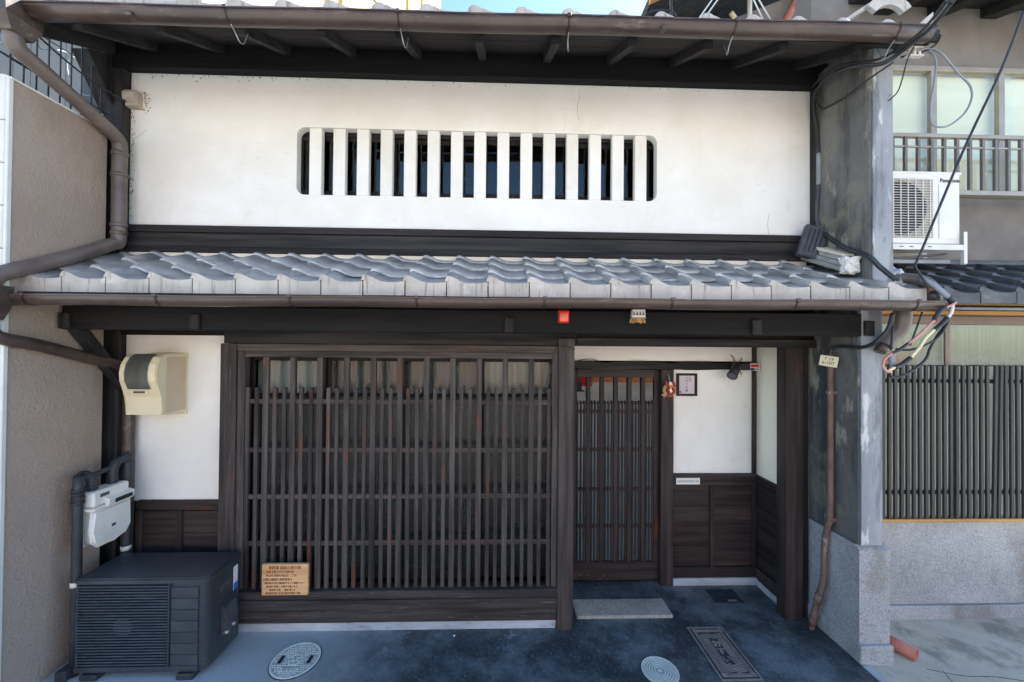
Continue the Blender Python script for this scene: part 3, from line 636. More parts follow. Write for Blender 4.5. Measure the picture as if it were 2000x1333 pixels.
# ---- entrance alcove
DY = 3.62
timber('alcove_ceiling', .578, 2.52, 3.12, 3.75, 2.215, 2.25, H, 'dark')
bx('alcove_wall', .578, 2.42, DY, DY+.08, 2.062, 2.2145, PL, H, .001)
bx('alcove_wall', 1.604, 2.42, DY, DY+.08, .96, 1.990, PL, H, .001)
bm = newbm(); n = 40; tp = []; bt = []    # wavy log lintel over the door
for k in range(n+1):
    x = .579+(2.365-.579)*k/n; tp.append((x, 2.052+.007*math.sin(k*.5)+.004*math.sin(k*1.3))); bt.append((x, 1.985+.005*math.sin(k*.37+1)))
prism(bm, tp+bt[::-1], 'y', DY-.035, DY+.05); obj('log_lintel', bm, wood('dark', 'x'), H)
timber('door_jamb', 1.486, 1.603, DY-.05, DY+.06, 0, 1.985, H, 'brown')
timber('door_jamb', .579, .66, DY-.03, DY+.06, 0, 1.985, H, 'brown')
timber('wall_batten', 2.362, 2.398, DY-.028, DY-.0005, 1.02, 2.2145, H, 'brown')
DR = timber('door', .662, 1.484, DY+.0, DY+.04, .03, .20, H, 'brown'); DR['label'] = 'sliding lattice door with worn red-brown bottom rail'
timber('stile', .662, .715, DY+.002, DY+.038, .201, 1.98, DR, 'brown'); timber('stile', 1.44, 1.484, DY+.002, DY+.038, .201, 1.98, DR, 'brown'); timber('head', .716, 1.439, DY+.001, DY+.039, 1.905, 1.981, DR, 'brown')
for z in (1.588, 1.235, .865, .525): timber('lattice_rail', .716, 1.439, DY+.008, DY+.018, z-.017, z+.017, DR, 'brown', .002)
bm = newbm(); cbox(bm, -.0185, .0185, 0, .0195, 0, 1.703, .002); dth = obj('slat', bm, wood('brown', 'z'), DR, recentre=False)
bm = newbm(); cbox(bm, -.0072, .0072, .002, .0155, 0, 1.485, .002); dtn = obj('slat', bm, wood('brown', 'z'), DR, recentre=False)
fl = [True, True]
xs = [.69, .822, .9505, 1.079, 1.2075, 1.336, 1.462]
for k in range(6):
    if k:
        if fl[0]: dth.location = (xs[k], DY, .2015); dth.matrix_parent_inverse = world_of(DR).inverted(); fl[0] = False
        else: inst(dth, 'slat', (xs[k], DY, .2015), DR)
    for q in (.265, .5, .735):
        x = xs[k]+(xs[k+1]-xs[k])*q
        if fl[1]: dtn.location = (x, DY, .2015); dtn.matrix_parent_inverse = world_of(DR).inverted(); fl[1] = False
        else: inst(dtn, 'slat', (x, DY, .2015), DR)
bm = newbm(); box(bm, .716, 1.439, DY+.0215, DY+.0255, 1.66, 1.904); obj('pane', bm, GLASS, DR)
bx('lower_pane', .716, 1.439, DY+.0215, DY+.0255, .202, 1.655, mat('grey_blue_frosted_glass', L(96, 114, 122), L(116, 134, 142), (3, 3, 3), .3, .3, 70, spec=.7), DR, 0)
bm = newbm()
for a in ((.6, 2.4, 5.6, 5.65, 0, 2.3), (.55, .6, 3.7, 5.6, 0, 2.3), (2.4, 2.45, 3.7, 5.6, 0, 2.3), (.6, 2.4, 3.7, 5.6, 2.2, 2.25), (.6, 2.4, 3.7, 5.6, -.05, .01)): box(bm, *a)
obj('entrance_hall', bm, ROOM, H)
def wains(parent_name, x0, x1, yf, axis):
    pass
W2 = timber('wainscot', 1.604, 2.40, DY+.01, DY+.07, .02, .959, H, 'brown')
timber('rail', 1.604, 2.399, DY-.035, DY+.0095, .915, 1.018, W2, 'brown')
for k, (z0, z1) in enumerate(((.16, .350), (.352, .539), (.541, .714), (.716, .914))):
    timber('board', 1.604, 1.958, DY-.012+.002*(k % 2), DY+.0095, z0, z1, W2, 'brown'); timber('board', 1.997, 2.362, DY-.012+.002*((k+1) % 2), DY+.0095, z0, z1, W2, 'brown')
timber('rail', 1.604, 2.399, DY-.03, DY+.0095, .062, .159, W2, 'brown'); timber('batten', 1.959, 1.996, DY-.028, DY+.0095, .1595, .9145, W2, 'brown'); timber('batten', 2.363, 2.399, DY-.028, DY+.0095, .1595, .9145, W2, 'brown')
bx('kerb', 1.604, 2.40, DY-.045, DY+.06, -.02, .061, KERB, H, .008)
AX = 2.42
bx('alcove_side_wall', AX, AX+.08, 3.2, 3.70, 1.0, 2.2145, mat('cream_plaster_brightened', L(246, 240, 220), L(250, 245, 228), (2, 2, 2), .88, .2, 40), H, .001)  # cream plaster, colour raised to stand in for light lacking in the alcove
W3 = timber('wainscot', AX+.005, AX+.07, 3.2, 3.70, .02, .999, H, 'brown')
timber('rail', AX-.035, AX+.0045, 3.2, 3.62, .915, 1.004, W3, 'brown'); timber('rail', AX-.03, AX+.0045, 3.2, 3.62, .05, .155, W3, 'brown')
for k, (z0, z1) in enumerate(((.157, .350), (.352, .539), (.541, .714), (.716, .914))): timber('board', AX-.014+.004*(k % 2), AX+.0045, 3.2, 3.62, z0, z1, W3, 'brown')
bx('kerb', AX-.04, AX+.06, 3.2, 3.575, -.02, .049, KERB, H, .008)
timber('corner_post', 2.312, 2.452, 3.10, 3.215, 0, 2.255, H, 'brown'); timber('corner_post', 2.453, 2.53, 3.14, 3.26, 0, 2.255, H, 'dark')
bx('side_wall', 2.531, 2.55, 3.16, 6, 0, 4.4, MORT, H, 0); bx('side_wall', -3.06, -2.98, 3.27, 6, 0, 4.6, MORT, H, 0)

bm = newbm()
for k in range(26):
    x = .664+random.random()**2*.34; z = .034+random.random()**2*.05; w = random.uniform(.004, .02); n = 6
    prism(bm, [(x+w*math.cos(2*math.pi*q/n)*random.uniform(.5, 1), z+w*.35*math.sin(2*math.pi*q/n)*random.uniform(.5, 1)) for q in range(n)], 'y', DY-.0009, DY+.002)
obj('bare_wood_patches', bm, mat('bare_orange_wood', L(132, 72, 44), L(110, 60, 40), (30, 9, 30), .8, .2, 60), DR)['kind'] = 'stuff'
bm = newbm()
for k in range(420):
    x = random.uniform(-2.7, 2.5); y = random.uniform(2.1, 3.58)
    if y > 3.0 and x < .6: y = 3.0-random.random()**3*.5
    if random.random() < .35: y = (3.055 if x < .45 else 3.56)-abs(random.gauss(0, .02))
    r_ = random.uniform(.0012, .0035); q = bmesh.new(); bmesh.ops.create_icosphere(q, subdivisions=1, radius=r_); merge(bm, q, Matrix.Translation((x, y, r_*.4)))
g_ = obj('grit', bm, mat('pale_grit', L(140, 140, 134), L(176, 174, 166), (30, 30, 30), .9, 0)); g_['kind'] = 'stuff'; g_['label'] = 'fine pale grit scattered over the dark mortar apron'; g_['category'] = 'grit'

# ================================================================== STONE STEP, COVERS
tag(bx('stone_step', .632, 1.42, 3.155, 3.37, -.02, .022, mat('rough_step_stone', L(148, 143, 132), L(174, 169, 158), (5, 5, 5), .8, .6, 60, (1, 1, 1), [(L(92, 90, 86), (60, 60, 60), .54, .62, .5), (L(204, 200, 190), (50, 50, 50), .58, .66, .5)], bdist=.003), None, .006), 'rough grey stone step slab in front of the lattice door', 'step')
def cover_round(name, label, cx, cy, r, m, slots):
    t = thing(name, label, 'manhole cover', (cx, cy, 0))
    bm = newbm(); annulus(bm, cx, cy, r*1.0, r*1.035, -.02, .004, 56); obj('rim', bm, IROND, t)
    bm = newbm(); disc(bm, cx, cy, r, -.02, .005, 56); P = obj('plate', bm, IRONB, t); bm = newbm(); annulus(bm, cx, cy, r*.92, r*.995, .0052, .0085, 56); obj('raised_ring', bm, m, P)
    bm = newbm()
    if slots:
        s = r*.105
        for i in range(-9, 10):
            for j in range(-9, 10):
                x, y = i*s*1.02+(s*.5 if j % 2 else 0), j*s
                if math.hypot(x, y) > r*.87 or math.hypot(x, y) < r*.33: continue
                if abs(y+r*.55) < r*.14 and abs(x) < r*.42: continue
                if abs(abs(x)-r*.62) < r*.14 and abs(y) < r*.26: continue
                a = 1 if (i+j) % 2 else -1
                q = bmesh.new(); box(q, -s*.36, s*.36, -s*.16, s*.16, .0052, .0088); merge(bm, q, Matrix.Translation((cx+x, cy+y, 0))@Matrix.Rotation(a*.5, 4, 'Z'))
        annulus(bm, cx, cy, r*.26, r*.31, .0052, .0088, 32)
        for k in range(6):
            q = bmesh.new(); box(q, -r*.03, r*.03, 0, r*.24, .0052, .0086); merge(bm, q, Matrix.Translation((cx, cy, 0))@Matrix.Rotation(k*math.pi/3, 4, 'Z'))
        prism(bm, [(cx-r*.4, cy-r*.66), (cx+r*.4, cy-r*.66), (cx+r*.4, cy-r*.45), (cx-r*.4, cy-r*.45)], 'z', .0052, .0078)
        obj('relief', bm, m, P)['kind'] = 'stuff'
        text('lettering', 'おすい', r*.2, (cx, cy-r*.555, .0082), (0, 0, 0), IRON, P, .0006)
        for sx in (-1, 1):
            bx('key_slot', cx+sx*r*.62-r*.06, cx+sx*r*.62+r*.06, cy-r*.2, cy+r*.2, .004, .0092, HOLE, P, 0)
    else:
        for k in range(1, 6): annulus(bm, cx, cy, r*(.13+.135*k), r*(.18+.135*k), .0052, .0072, 40)
        for k in range(28):
            a = 2*math.pi*k/28; q = bmesh.new(); box(q, -r*.03, r*.03, -r*.03, r*.03, .0052, .009); merge(bm, q, Matrix.Translation((cx+r*.84*math.cos(a), cy+r*.84*math.sin(a), 0)))
        disc(bm, cx, cy, r*.1, .0052, .0075, 20); obj('relief', bm, m, P)['kind'] = 'stuff'
cover_round('manhole_cover', 'larger pale round manhole cover with two dark slots', -1.401, 2.782, .159, IRONP, True)
cover_round('manhole_cover', 'smaller plain white round cover between step and oblong drain lid', 1.098, 2.640, .122, IRONP, False)
t = thing('drain_cover', 'long oblong grey iron drain lid with double border', 'drain cover', (1.615, 2.80, 0))
bm = newbm(); x0, x1, y0, y1 = 1.474, 1.754, 2.552, 3.042
box(bm, x0, x1, y0, y1, -.02, .004); obj('bed', bm, IROND, t); bm = newbm()
for w0, w1, h in ((.0, .012, .007), (.030, .040, .008), (.046, .053, .008)):
    for a in ((x0+w0, x1-w0, y0+w0, y0+w1), (x0+w0, x1-w0, y1-w1, y1-w0), (x0+w0, x0+w1, y0+w1, y1-w1), (x1-w1, x1-w0, y0+w1, y1-w1)): box(bm, *a, .0041, h)
obj('frame', bm, IRON, t); bm = newbm()
for k in range(34):   # slanting ribs
    y = y0+.06+k*.0118
    if abs(y-(y0+y1)/2) < .0: continue
    q = bmesh.new()
    yy = y
    for sx in (-1, 1):
        xa, xb = (x0+.058, (x0+x1)/2-.032) if sx < 0 else ((x0+x1)/2+.032, x1-.058)
        if not (.13 < yy-y0 < .36): xa, xb = (x0+.058, (x0+x1)/2) if sx < 0 else ((x0+x1)/2+.0002, x1-.058)
        if y1-.06 > yy+.02: prism(bm, [(xa, yy), (xb, yy+.012*(xb-xa)/.07), (xb, yy+.012*(xb-xa)/.07+.005), (xa, yy+.005)], 'z', .0041, .0072)
    q.free()
obj('ribs', bm, IRON, t)
for k, ch in enumerate('おすい'): text('lettering', ch, .066, (1.614, 2.867-.07*k, .0065), (0, 0, 0), IRON, t, .0035)
for cx in (x0+.04, x1-.04):
    for cy in (y0+.04, y1-.04):
        bm = newbm(); box(bm, cx-.016, cx+.016, cy-.016, cy+.016, .0082, .0095); obj('corner_boss', bm, IRON, t)
t = thing('floor_grate', 'dark square grooved floor cover beside the alcove kerb', 'drain cover', (1.99, 3.42, 0))
bm = newbm(); x0, x1, y0, y1 = 1.866, 2.119, 3.323, 3.514; box(bm, x0, x1, y0, y1, -.02, .002)
for a in ((x0, x1, y0, y0+.008), (x0, x1, y1-.008, y1), (x0, x0+.008, y0+.008, y1-.008), (x1-.008, x1, y0+.008, y1-.008)): box(bm, *a, .0021, .006)
obj('frame', bm, IROND, t); bm = newbm()
for k in range(26):
    x = x0-.06+.0125*k
    for (ya, yb) in ((y0+.012, y1-.012),):
        xa, xb = x, x+.06
        if xa < x0+.01 or xb+.005 > x1-.01: continue
        prism(bm, [(xa, ya), (xa+.005, ya), (xb+.005, yb), (xb, yb)], 'z', .0021, .005)
obj('ribs', bm, IROND, t); bx('maker_plate', 1.985, 2.065, 3.343, 3.365, .0051, .0068, IRON, t, .0006)
tag(bx('paint_chip', -.338, -.322, 2.985, 2.993, -.001, .008, PLAST, None, .003), 'tiny white chip lying on the dark mortar before the lattice', 'chip')

# ================================================================== LEFT NEIGHBOUR
NL = thing('stucco_building', 'grey stucco neighbour building with cream corner panels at left edge', 'building', (-3.3, 4, 0))
bm = newbm(); box(bm, -5.5, -2.95, 2.43, 3.0, -.1, 3.77); box(bm, -5.5, -3.08, 3.0, 4.4, -.1, 3.77); obj('wall', bm, STUC, NL)
for k in range(15):
    z1 = 3.775-.2565*k
    bx('corner_panel', -3.6, -2.958, 2.405, 2.429, max(z1-.252, -.05), z1, PANEL, NL, .006)
bm = newbm(); prism(bm, [(-3.30, 3.771), (-2.94, 3.771), (-2.94, 3.782), (-2.99, 3.80), (-3.30, 3.80)], 'y', 2.42, 3.08); obj('coping', bm, PANEL, NL)
bx('corner_trim', -2.957, -2.938, 2.405, 2.429, -.05, 3.77, PANEL, NL, .003)
F = thing('wire_fence', 'black upright wire fence on top of the left stucco wall', 'fence', (-3.0, 2.8, 3.8))
for k in range(13): tb('fence_rod', [(-3.03, 2.28+.068*k, 3.801), (-3.03, 2.28+.068*k, 4.9)], .0045, BLACK, F, 0, 6)
for z in (3.95, 4.85): tb('fence_rail', [(-3.035, 2.25, z), (-3.035, 3.12, z)], .004, BLACK, F, 0, 6)
RB = thing('siding_house', 'grey panelled house behind the wire fence at top left', 'house', (-6, 5, 0))
bx('wall', -9.5, -4.78, 4.52, 9.0, 0, 8.5, BLUEW, RB, 0)
for k in range(10): bx('siding_panel', -6.6+.19*k, -6.6+.19*k+.185, 4.50, 4.5195, 0, 8.5, BLUEW, RB, .004)
tag(bx('rear_wall', -4.76, -3.6, 4.75, 8.5, 0, 8.2, LAVW, None, 0), 'pale wall glimpsed between the fence and eave corbel at top left', 'wall')
# tall sunlit block behind the ridge
AB = thing('apartment_block', 'tall sunlit yellow building showing above the upper roof tiles', 'building', (-9, 16, 0))
bm = newbm(); A0, B0 = Vector((-3.2, 20)), Vector((-9.5, 6.5)); nn = Vector((-14, 6)).normalized()*7
poly = [A0, B0, B0+nn, A0+nn]; prism(bm, [(p.x, p.y) for p in poly], 'z', 0, 30); obj('wall', bm, YELL, AB)
for f in (.10, .17, .42, .46, .7):
    p = A0+(B0-A0)*f+Vector((.07, -.03)); tb('drainpipe', [(p.x, p.y, 0), (p.x, p.y, 30)], .05, WHITEC, AB, 0, 8)
for f in (.28, .58):
    for z in (10, 13, 16, 19, 22):
        p = A0+(B0-A0)*f; d = (B0-A0).normalized()*.8; o_ = Vector((.04, -.02))
        bm = newbm(); prism(bm, [tuple(p-d+o_*1.2), tuple(p+d+o_*1.2), tuple(p+d-o_), tuple(p-d-o_)], 'z', z, z+1.3); obj('window', bm, DGREY, AB)

# ================================================================== RIGHT NEIGHBOUR
NR = thing('neighbour_house', 'grey rendered neighbour house with granite base and dark slat screen at right', 'house', (4, 3.3, 0))
# wing wall with granite foot
bm = newbm(); cbox(bm, 2.552, 2.715, 2.712, 3.3, .80, 2.60, .012); obj('wing_wall', bm, MORT, NR)
bm = newbm(); cbox(bm, 2.552, 2.703, 2.622, 3.5, 2.601, 4.42, .014); obj('wing_wall', bm, MORT, NR)
bx('front_render', 2.556, 2.711, 2.70, 2.7115, .805, 2.595, MORTF, NR, .004); bx('front_render', 2.556, 2.699, 2.61, 2.6215, 2.605, 4.40, MORTF, NR, .004)
bm = newbm(); prism(bm, [(2.698, .122), (3.3, .122), (3.3, .80), (2.735, .80), (2.698, .775)], 'x', 2.537, 2.757); obj('granite_pier', bm, GRAN, NR)
bx('granite_foot', 2.522, 2.760, 2.668, 3.3, -.05, .1215, GRAN, NR, .006)
# ground floor
bx('granite_dado', 2.758, 7.5, 3.135, 3.4, .10, .805, GRAN, NR, .004); bx('granite_skirt', 2.758, 7.5, 3.11, 3.4, -.05, .099, GRAN, NR, .006)
timber('screen_sill', 2.75, 7.5, 3.05, 3.2, .8055, .83, NR, 'ochre')
SC = timber('slat_screen', 2.73, 7.0, 3.078, 3.098, 1.92, 1.95, NR, 'dark'); timber('rail', 2.73, 7.0, 3.078, 3.098, 1.02, 1.05, SC, 'dark')
SLM = mat('screen_slat_paint', L(40, 40, 40), L(60, 58, 55), (20, 20, 1.5), .6, .2, 1, (60, 60, 3), rnd=.12)
bm = newbm(); cbox(bm, -.0125, .0125, .012, .030, 0, 1.232, .002); s0 = obj('slat', bm, SLM, SC, recentre=False)
for k in range(44):
    x = 2.772+.0512*k; loc = (x, 3.0455, .8305); tl = .02 if k in (24,) else random.uniform(-.002, .002)
    if k == 0: s0.location = loc; s0.matrix_parent_inverse = world_of(SC).inverted()
    elif k == 25: inst(s0, 'slat', (x-.01, 3.0455, .8305), SC, (0, .022, 0))
    else: inst(s0, 'slat', loc, SC, (0, tl, 0))
DKW = mat('bronze_aluminium', L(112, 98, 88), L(126, 112, 102), (3, 3, 3), .4, 0, metal=.3)
WF = bx('window_frame', 2.76, 7.2, 3.13, 3.19, 2.40, 2.47, DKW, NR)
for i in range(5):
    x0 = 2.72+.985*i; bm = newbm(); cbox(bm, x0, x0+.045, 3.136+.02*(i % 2), 3.154+.02*(i % 2), .82, 2.40); cbox(bm, x0+.985-.02, x0+1.005, 3.136+.02*(i % 2), 3.154+.02*(i % 2), .82, 2.40); obj('sash', bm, DKW, WF)
    bx('pane', x0+.045, x0+.965, 3.144+.02*(i % 2), 3.148+.02*(i % 2), 2.06, 2.40, FIGP, WF, 0); bx('lower_pane', x0+.045, x0+.965, 3.104, 3.108, .832, 2.055, mat('pale_frosted_glass', L(204, 212, 194), L(220, 226, 208), (3, 3, 3), .35, .3, 70), WF, 0)
bm = newbm(); n = 160
a = [bm.verts.new((2.76+4.4*k/n, 3.20+.012*math.sin(k*.9), .835)) for k in range(n+1)]; b = [bm.verts.new((v.co.x, v.co.y, 2.45)) for v in a]
for k in range(n):
    f = bm.faces.new((a[k], a[k+1], b[k+1], b[k])); f.smooth = True
bmesh.ops.solidify(bm, geom=bm.faces[:], thickness=.003)
obj('curtain', bm, mat('pale_net', L(176, 180, 164), L(196, 198, 180), (40, 1, 1), .9, 0), WF)
timber('fascia', 2.758, 7.5, 3.0, 3.25, 2.475, 2.56, NR, 'ochre'); timber('fascia', 2.758, 7.5, 2.90, 3.0, 2.50, 2.53, NR, 'dark')
tb('gutter_rail', [(2.80, 2.72, 2.49), (7.4, 2.72, 2.49)], .011, GREYC, NR, 0, 8)
bx('eave_board', 2.758, 7.5, 2.74, 3.2, 2.535, 2.56, wood('ochre', 'x'), NR, 0)
# its lower roof
bm = newbm(); zq = lambda Y: 2.605+.50*(Y-2.68)
prism(bm, [(2.70, zq(2.70)-.05), (3.4, zq(3.4)-.05), (3.4, zq(3.4)-.03), (2.70, zq(2.70)-.03)], 'x', 2.75, 7.5); NRR = obj('pent_roof', bm, wood('dark', 'x'), NR)
src = {}
for i, Y in enumerate((2.66, 2.81, 2.98, 3.15, 3.3)):
    bm = tile_mesh(.265, .2, .40, eave=.075 if i == 0 else 0)
    if i == 4: bm.free(); bm = tile_mesh(.265, .09, .40)
    for k in range(15):
        loc = (2.84+.265*k, Y, zq(Y)+random.uniform(-.003, .003))
        if i not in src:
            o = obj('roof_tile', bm, [TILER, TILER], NRR, recentre=False); o.location = loc; o.matrix_parent_inverse = world_of(NRR).inverted(); src[i] = o
        else: inst(src[i], 'roof_tile', loc, NRR, (random.uniform(-.01, .01), random.uniform(-.015, .015), random.uniform(-.01, .01)))
bx('ridge_flashing', 2.75, 7.4, 3.30, 3.40, 2.93, 2.975, TILER, NR, .01)
tb('roof_batten', [(2.80, 3.06, 2.895), (3.62, 3.06, 2.90)], .02, GREYC, NR, 0, 4, False)
# upper floor
bx('upper_wall', 2.76, 8, 3.40, 3.6, 2.9, 3.56, MORTR, NR, 0); bx('upper_wall', 2.76, 8, 3.40, 3.6, 4.745, 5.6, MORTR, NR, 0)
ALU = mat('aged_aluminium', L(150, 142, 130), L(168, 160, 148), (3, 3, 3), .45, 0, metal=.3)
UF = bx('window_frame', 2.76, 8, 3.385, 3.46, 4.70, 4.744, ALU, NR); bx('frame_sill', 2.76, 8, 3.385, 3.46, 3.561, 3.60, ALU, UF)
for i, x in enumerate((3.10, 3.885, 4.52, 5.30, 6.1)):
    bm = newbm(); cbox(bm, x-.028, x+.028, 3.39, 3.43, 3.60, 4.70); obj('mullion', bm, ALU, UF)
    bx('pane', x+.028, x+.76, 3.41, 3.414, 3.60, 4.70, FIGP, UF, 0)
bx('added_bounce_sheet', 2.8, 8, 3.47, 3.475, 3.56, 4.745, mat('pale_green_bounce', L(230, 232, 204), L(242, 243, 222), (1, 1, 4), rough=.9, bump=0), UF, 0)  # pale sheet added behind the glass to catch light and brighten the panes
RL = bx('railing', 3.05, 8, 3.18, 3.22, 3.985, 4.015, ALU, NR); bx('bottom_rail', 3.05, 8, 3.18, 3.24, 3.50, 3.54, ALU, RL); bx('rail', 3.05, 8, 3.19, 3.21, 3.90, 3.915, ALU, RL)
BAR = mat('railing_bar_paint', L(104, 98, 92), L(120, 114, 106), (3, 3, 3), .5, 0)
bm = newbm(); cbox(bm, -.012, .012, 0, .024, 0, .444, .002); q0 = obj('bar', bm, BAR, RL, recentre=False)
for k in range(22):
    loc = (3.185+.113*k, 3.188, 3.5405)
    if k == 0: q0.location = loc; q0.matrix_parent_inverse = world_of(RL).inverted()
    else: inst(q0, 'bar', loc, RL)
bm = newbm(); prism(bm, [(2.9, 5.10), (3.6, 5.36), (3.6, 5.42), (2.9, 5.16)], 'x', 3.1, 8.2); UE = obj('upper_eave', bm, wood('soffit', 'x'), NR)
for k in range(9):
    x = 3.4+.5*k; bm = newbm(); prism(bm, [(2.92, 5.015), (3.5, 5.235), (3.5, 5.33), (2.92, 5.10)], 'x', x-.07, x+.07); obj('rafter', bm, wood('dark', 'y'), UE)
# taller back part with sloping barge board
BK = thing('gabled_house', 'brown boarded house with sloping barge board behind the right end of the roof', 'house', (5, 6, 0))
bm = newbm(); prism(bm, [(2.55, 0), (9, 0), (9, 9), (4.6, 7.4), (2.55, 6.55)], 'y', 5.4, 7.5); obj('wall', bm, MORTR, BK)
bm = newbm(); prism(bm, [(1.75, 6.30), (6.2, 8.52), (6.2, 8.75), (1.75, 6.53)], 'y', 4.55, 4.62); obj('barge_board', bm, wood('ochre', 'x'), BK)
bm = newbm(); prism(bm, [(1.80, 6.40), (6.2, 8.60), (6.2, 8.72), (1.80, 6.52)], 'y', 4.621, 7.6); obj('roof', bm, wood('dark', 'x'), BK)
tb('orange_drainpipe', [(3.68, 5.2, 6.2), (3.78, 5.2, 6.5), (4.0, 5.25, 6.9), (4.3, 5.3, 7.4)], .055, CLAY, BK, 4, 12)
tb('pale_pole', [(3.36, 5.2, 5.5), (3.36, 5.2, 8)], .03, WHITEC, BK, 0, 10); tb('bent_conduit', [(3.22, 5.2, 5.8), (3.22, 5.2, 6.5), (3.1, 5.2, 6.75)], .03, CREAMC, BK, 4, 8)
for pts in ([(2.2, 4.4, 5.9), (2.6, 4.5, 6.5), (2.9, 4.5, 7.0)], [(2.26, 4.4, 5.9), (2.67, 4.5, 6.5), (3.0, 4.5, 7.0)], [(3.1, 4.5, 6.0), (2.86, 4.5, 6.5)], [(3.2, 4.5, 6.0), (2.9, 4.5, 6.5)]): tb('service_wire', pts, .009, WHITEC, BK, 4, 6)
T = thing('aerial', 'thin tangled aerial wires against the sky above the gutter', 'aerial', (1.75, 4.2, 5.6))
tb('mast', [(1.86, 4.2, 5.4), (1.83, 4.2, 6.1)], .016, BLACK, T, 0, 6)
for pts in ([(1.42, 4.2, 5.4), (1.47, 4.2, 5.72), (1.62, 4.2, 5.86), (1.83, 4.2, 5.88)], [(1.52, 4.2, 5.4), (1.56, 4.2, 5.68), (1.68, 4.2, 5.76), (1.84, 4.2, 5.74)], [(1.84, 4.2, 5.9), (1.95, 4.2, 5.75), (2.1, 4.2, 5.62)]): tb('wire', pts, .007, BLACK, T, 5, 6)

# ================================================================== AIR CONDITIONERS
t = thing('outdoor_unit', 'low dark grey air conditioner unit standing at the lattice corner', 'air conditioner', (-2.37, 2.84, 0))
x0, x1, y0, y1, z0, z1 = -2.755, -1.925, 2.665, 2.985, .04, .635
bm = newbm(); r = .045
sec = [(x0, y1), (x0, y0+.01), (x0+.01, y0)]+[(x1-r+r*math.cos(R(a)), y0+r+r*math.sin(R(a))) for a in (-90, -70, -50, -30, -10, 0)]+[(x1, y1)]
prism(bm, sec, 'z', z0, z1-.02); CS = obj('casing', bm, ACD, t)
bm = newbm(); sec2 = [(x0-.012, y1+.008), (x0-.012, y0-.004), (x0, y0-.014)]+[(x1-r+(r+.012)*math.cos(R(a)), y0+r+(r+.012)*math.sin(R(a))) for a in (-90, -60, -30, 0)]+[(x1+.012, y1+.008)]
prism(bm, sec2, 'z', z1-.0195, z1+.012); bmesh.ops.bevel(bm, geom=[e for e in bm.edges if abs(e.verts[0].co.z-e.verts[1].co.z) < 1e-6 and e.verts[0].co.z > z1], offset=.009, segments=2, affect='EDGES'); obj('lid', bm, ACD, t)
GX1 = -2.165
bm = newbm(); box(bm, x0+.02, GX1-.005, y0-.003, y0+.0, z0+.05, z1-.03); GRL = obj('fan_grille', bm, ACB, t)
cx, cz = -2.46, .33
bm = newbm(); prism(bm, [(cx+.22*math.cos(R(a*7.5)), cz+.22*math.sin(R(a*7.5))) for a in range(48)], 'y', y0-.0045, y0-.0031); obj('fan_mouth', bm, HOLE, GRL)
bm = newbm(); prism(bm, [(cx+.06*math.cos(R(a*15)), cz+.06*math.sin(R(a*15))) for a in range(24)], 'y', y0-.006, y0-.0046); obj('fan_hub', bm, DGREY, GRL)
bm = newbm(); cbox(bm, x0+.012, GX1, y0-.017, y0-.007, 0, .0085, .003); l0 = obj('louvre', bm, mat('louvre_paint', L(52, 60, 66), L(70, 78, 84), (9, 9, 9), .4, .05, 60), GRL)
zs = [z0+.045+.0188*k for k in range(28)]
lx = l0.location.copy(); l0.location.z = zs[0]; l0.matrix_parent_inverse = world_of(GRL).inverted()
for z in zs[1:]: inst(l0, 'louvre', (lx.x, lx.y, z), GRL)
for x in (x0+.012, GX1+.004): bx('grille_edge', x-.004, x+.006, y0-.018, y0-.001, z0+.03, z1-.022, ACD, GRL)
for k in range(7):
    za = z0+.035+.0735*k; bx('vent_panel', GX1+.014, x1-r-.006, y0-.009, y0-.0005, za, za+.0705, ACD, t, .004)
bx('base_skirt', x0-.004, x1-r, y0-.016, y0-.0006, z0, z0+.034, ACD, t, .008)
bm = newbm(); prism(bm, [(x1+.002, .17), (x1+.045, .19), (x1+.045, .29), (x1+.03, .36), (x1+.002, .37)], 'y', y0+.13, y0+.24); obj('valve_cover', bm, DGREY, t)
for z, y in ((.20, y0+.12), (.21, y0+.19)):
    bm = newbm(); tube(bm, [(x1+.03, y, z), (x1+.062, y, z)], .012, 10); obj('valve_cap', bm, STEEL, t)
bx('handle_recess', x1-.001, x1+.003, y0+.12, y0+.25, .47, .52, DGREY, t); bx('rating_label', x1+.0005, x1+.002, y0+.255, y0+.30, .40, .57, WHITEI, t, 0); bx('label_band', x1+.0021, x1+.003, y0+.256, y0+.299, .40, .45, BLUI, t, 0)
for x in (x0+.05, x1-.17):
    bx('foot', x, x+.11, y0-.035, y1+.03, 0, .039, BLACK, t, .006)
tag(bx('rubber_block', -2.85, -2.78, 2.62, 2.98, 0, .07, BLACK, None, .008), 'black block wedged beside the dark air conditioner and stucco wall', 'block')

t = thing('outdoor_unit', 'white air conditioner unit on a bracket above the right pent roof', 'air conditioner', (3.27, 3.15, 2.97))
x0, x1, y0, y1, z0, z1 = 2.88, 3.655, 3.0, 3.28, 3.02, 3.60
bm = newbm(); cbox(bm, x0, x1, y0, y1, z0, z1, .014); obj('casing', bm, WHITEP, t)
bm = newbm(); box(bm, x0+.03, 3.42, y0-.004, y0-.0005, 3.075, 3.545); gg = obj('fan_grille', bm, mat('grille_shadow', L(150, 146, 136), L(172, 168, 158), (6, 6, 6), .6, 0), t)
bm = newbm(); cx, cz = 3.15, 3.31; prism(bm, [(cx+.215*math.cos(R(a*7.5)), cz+.215*math.sin(R(a*7.5))) for a in range(48)], 'y', y0-.006, y0-.0045); obj('fan_mouth', bm, ACB, gg)
bm = newbm(); cbox(bm, x0+.025, 3.425, y0-.017, y0-.011, 0, .0036, .001); l0 = obj('grille_wire', bm, WHITEP, gg); lx = l0.location.copy(); zs = [3.08+.0205*k for k in range(23)]
l0.location.z = zs[0]; l0.matrix_parent_inverse = world_of(gg).inverted()
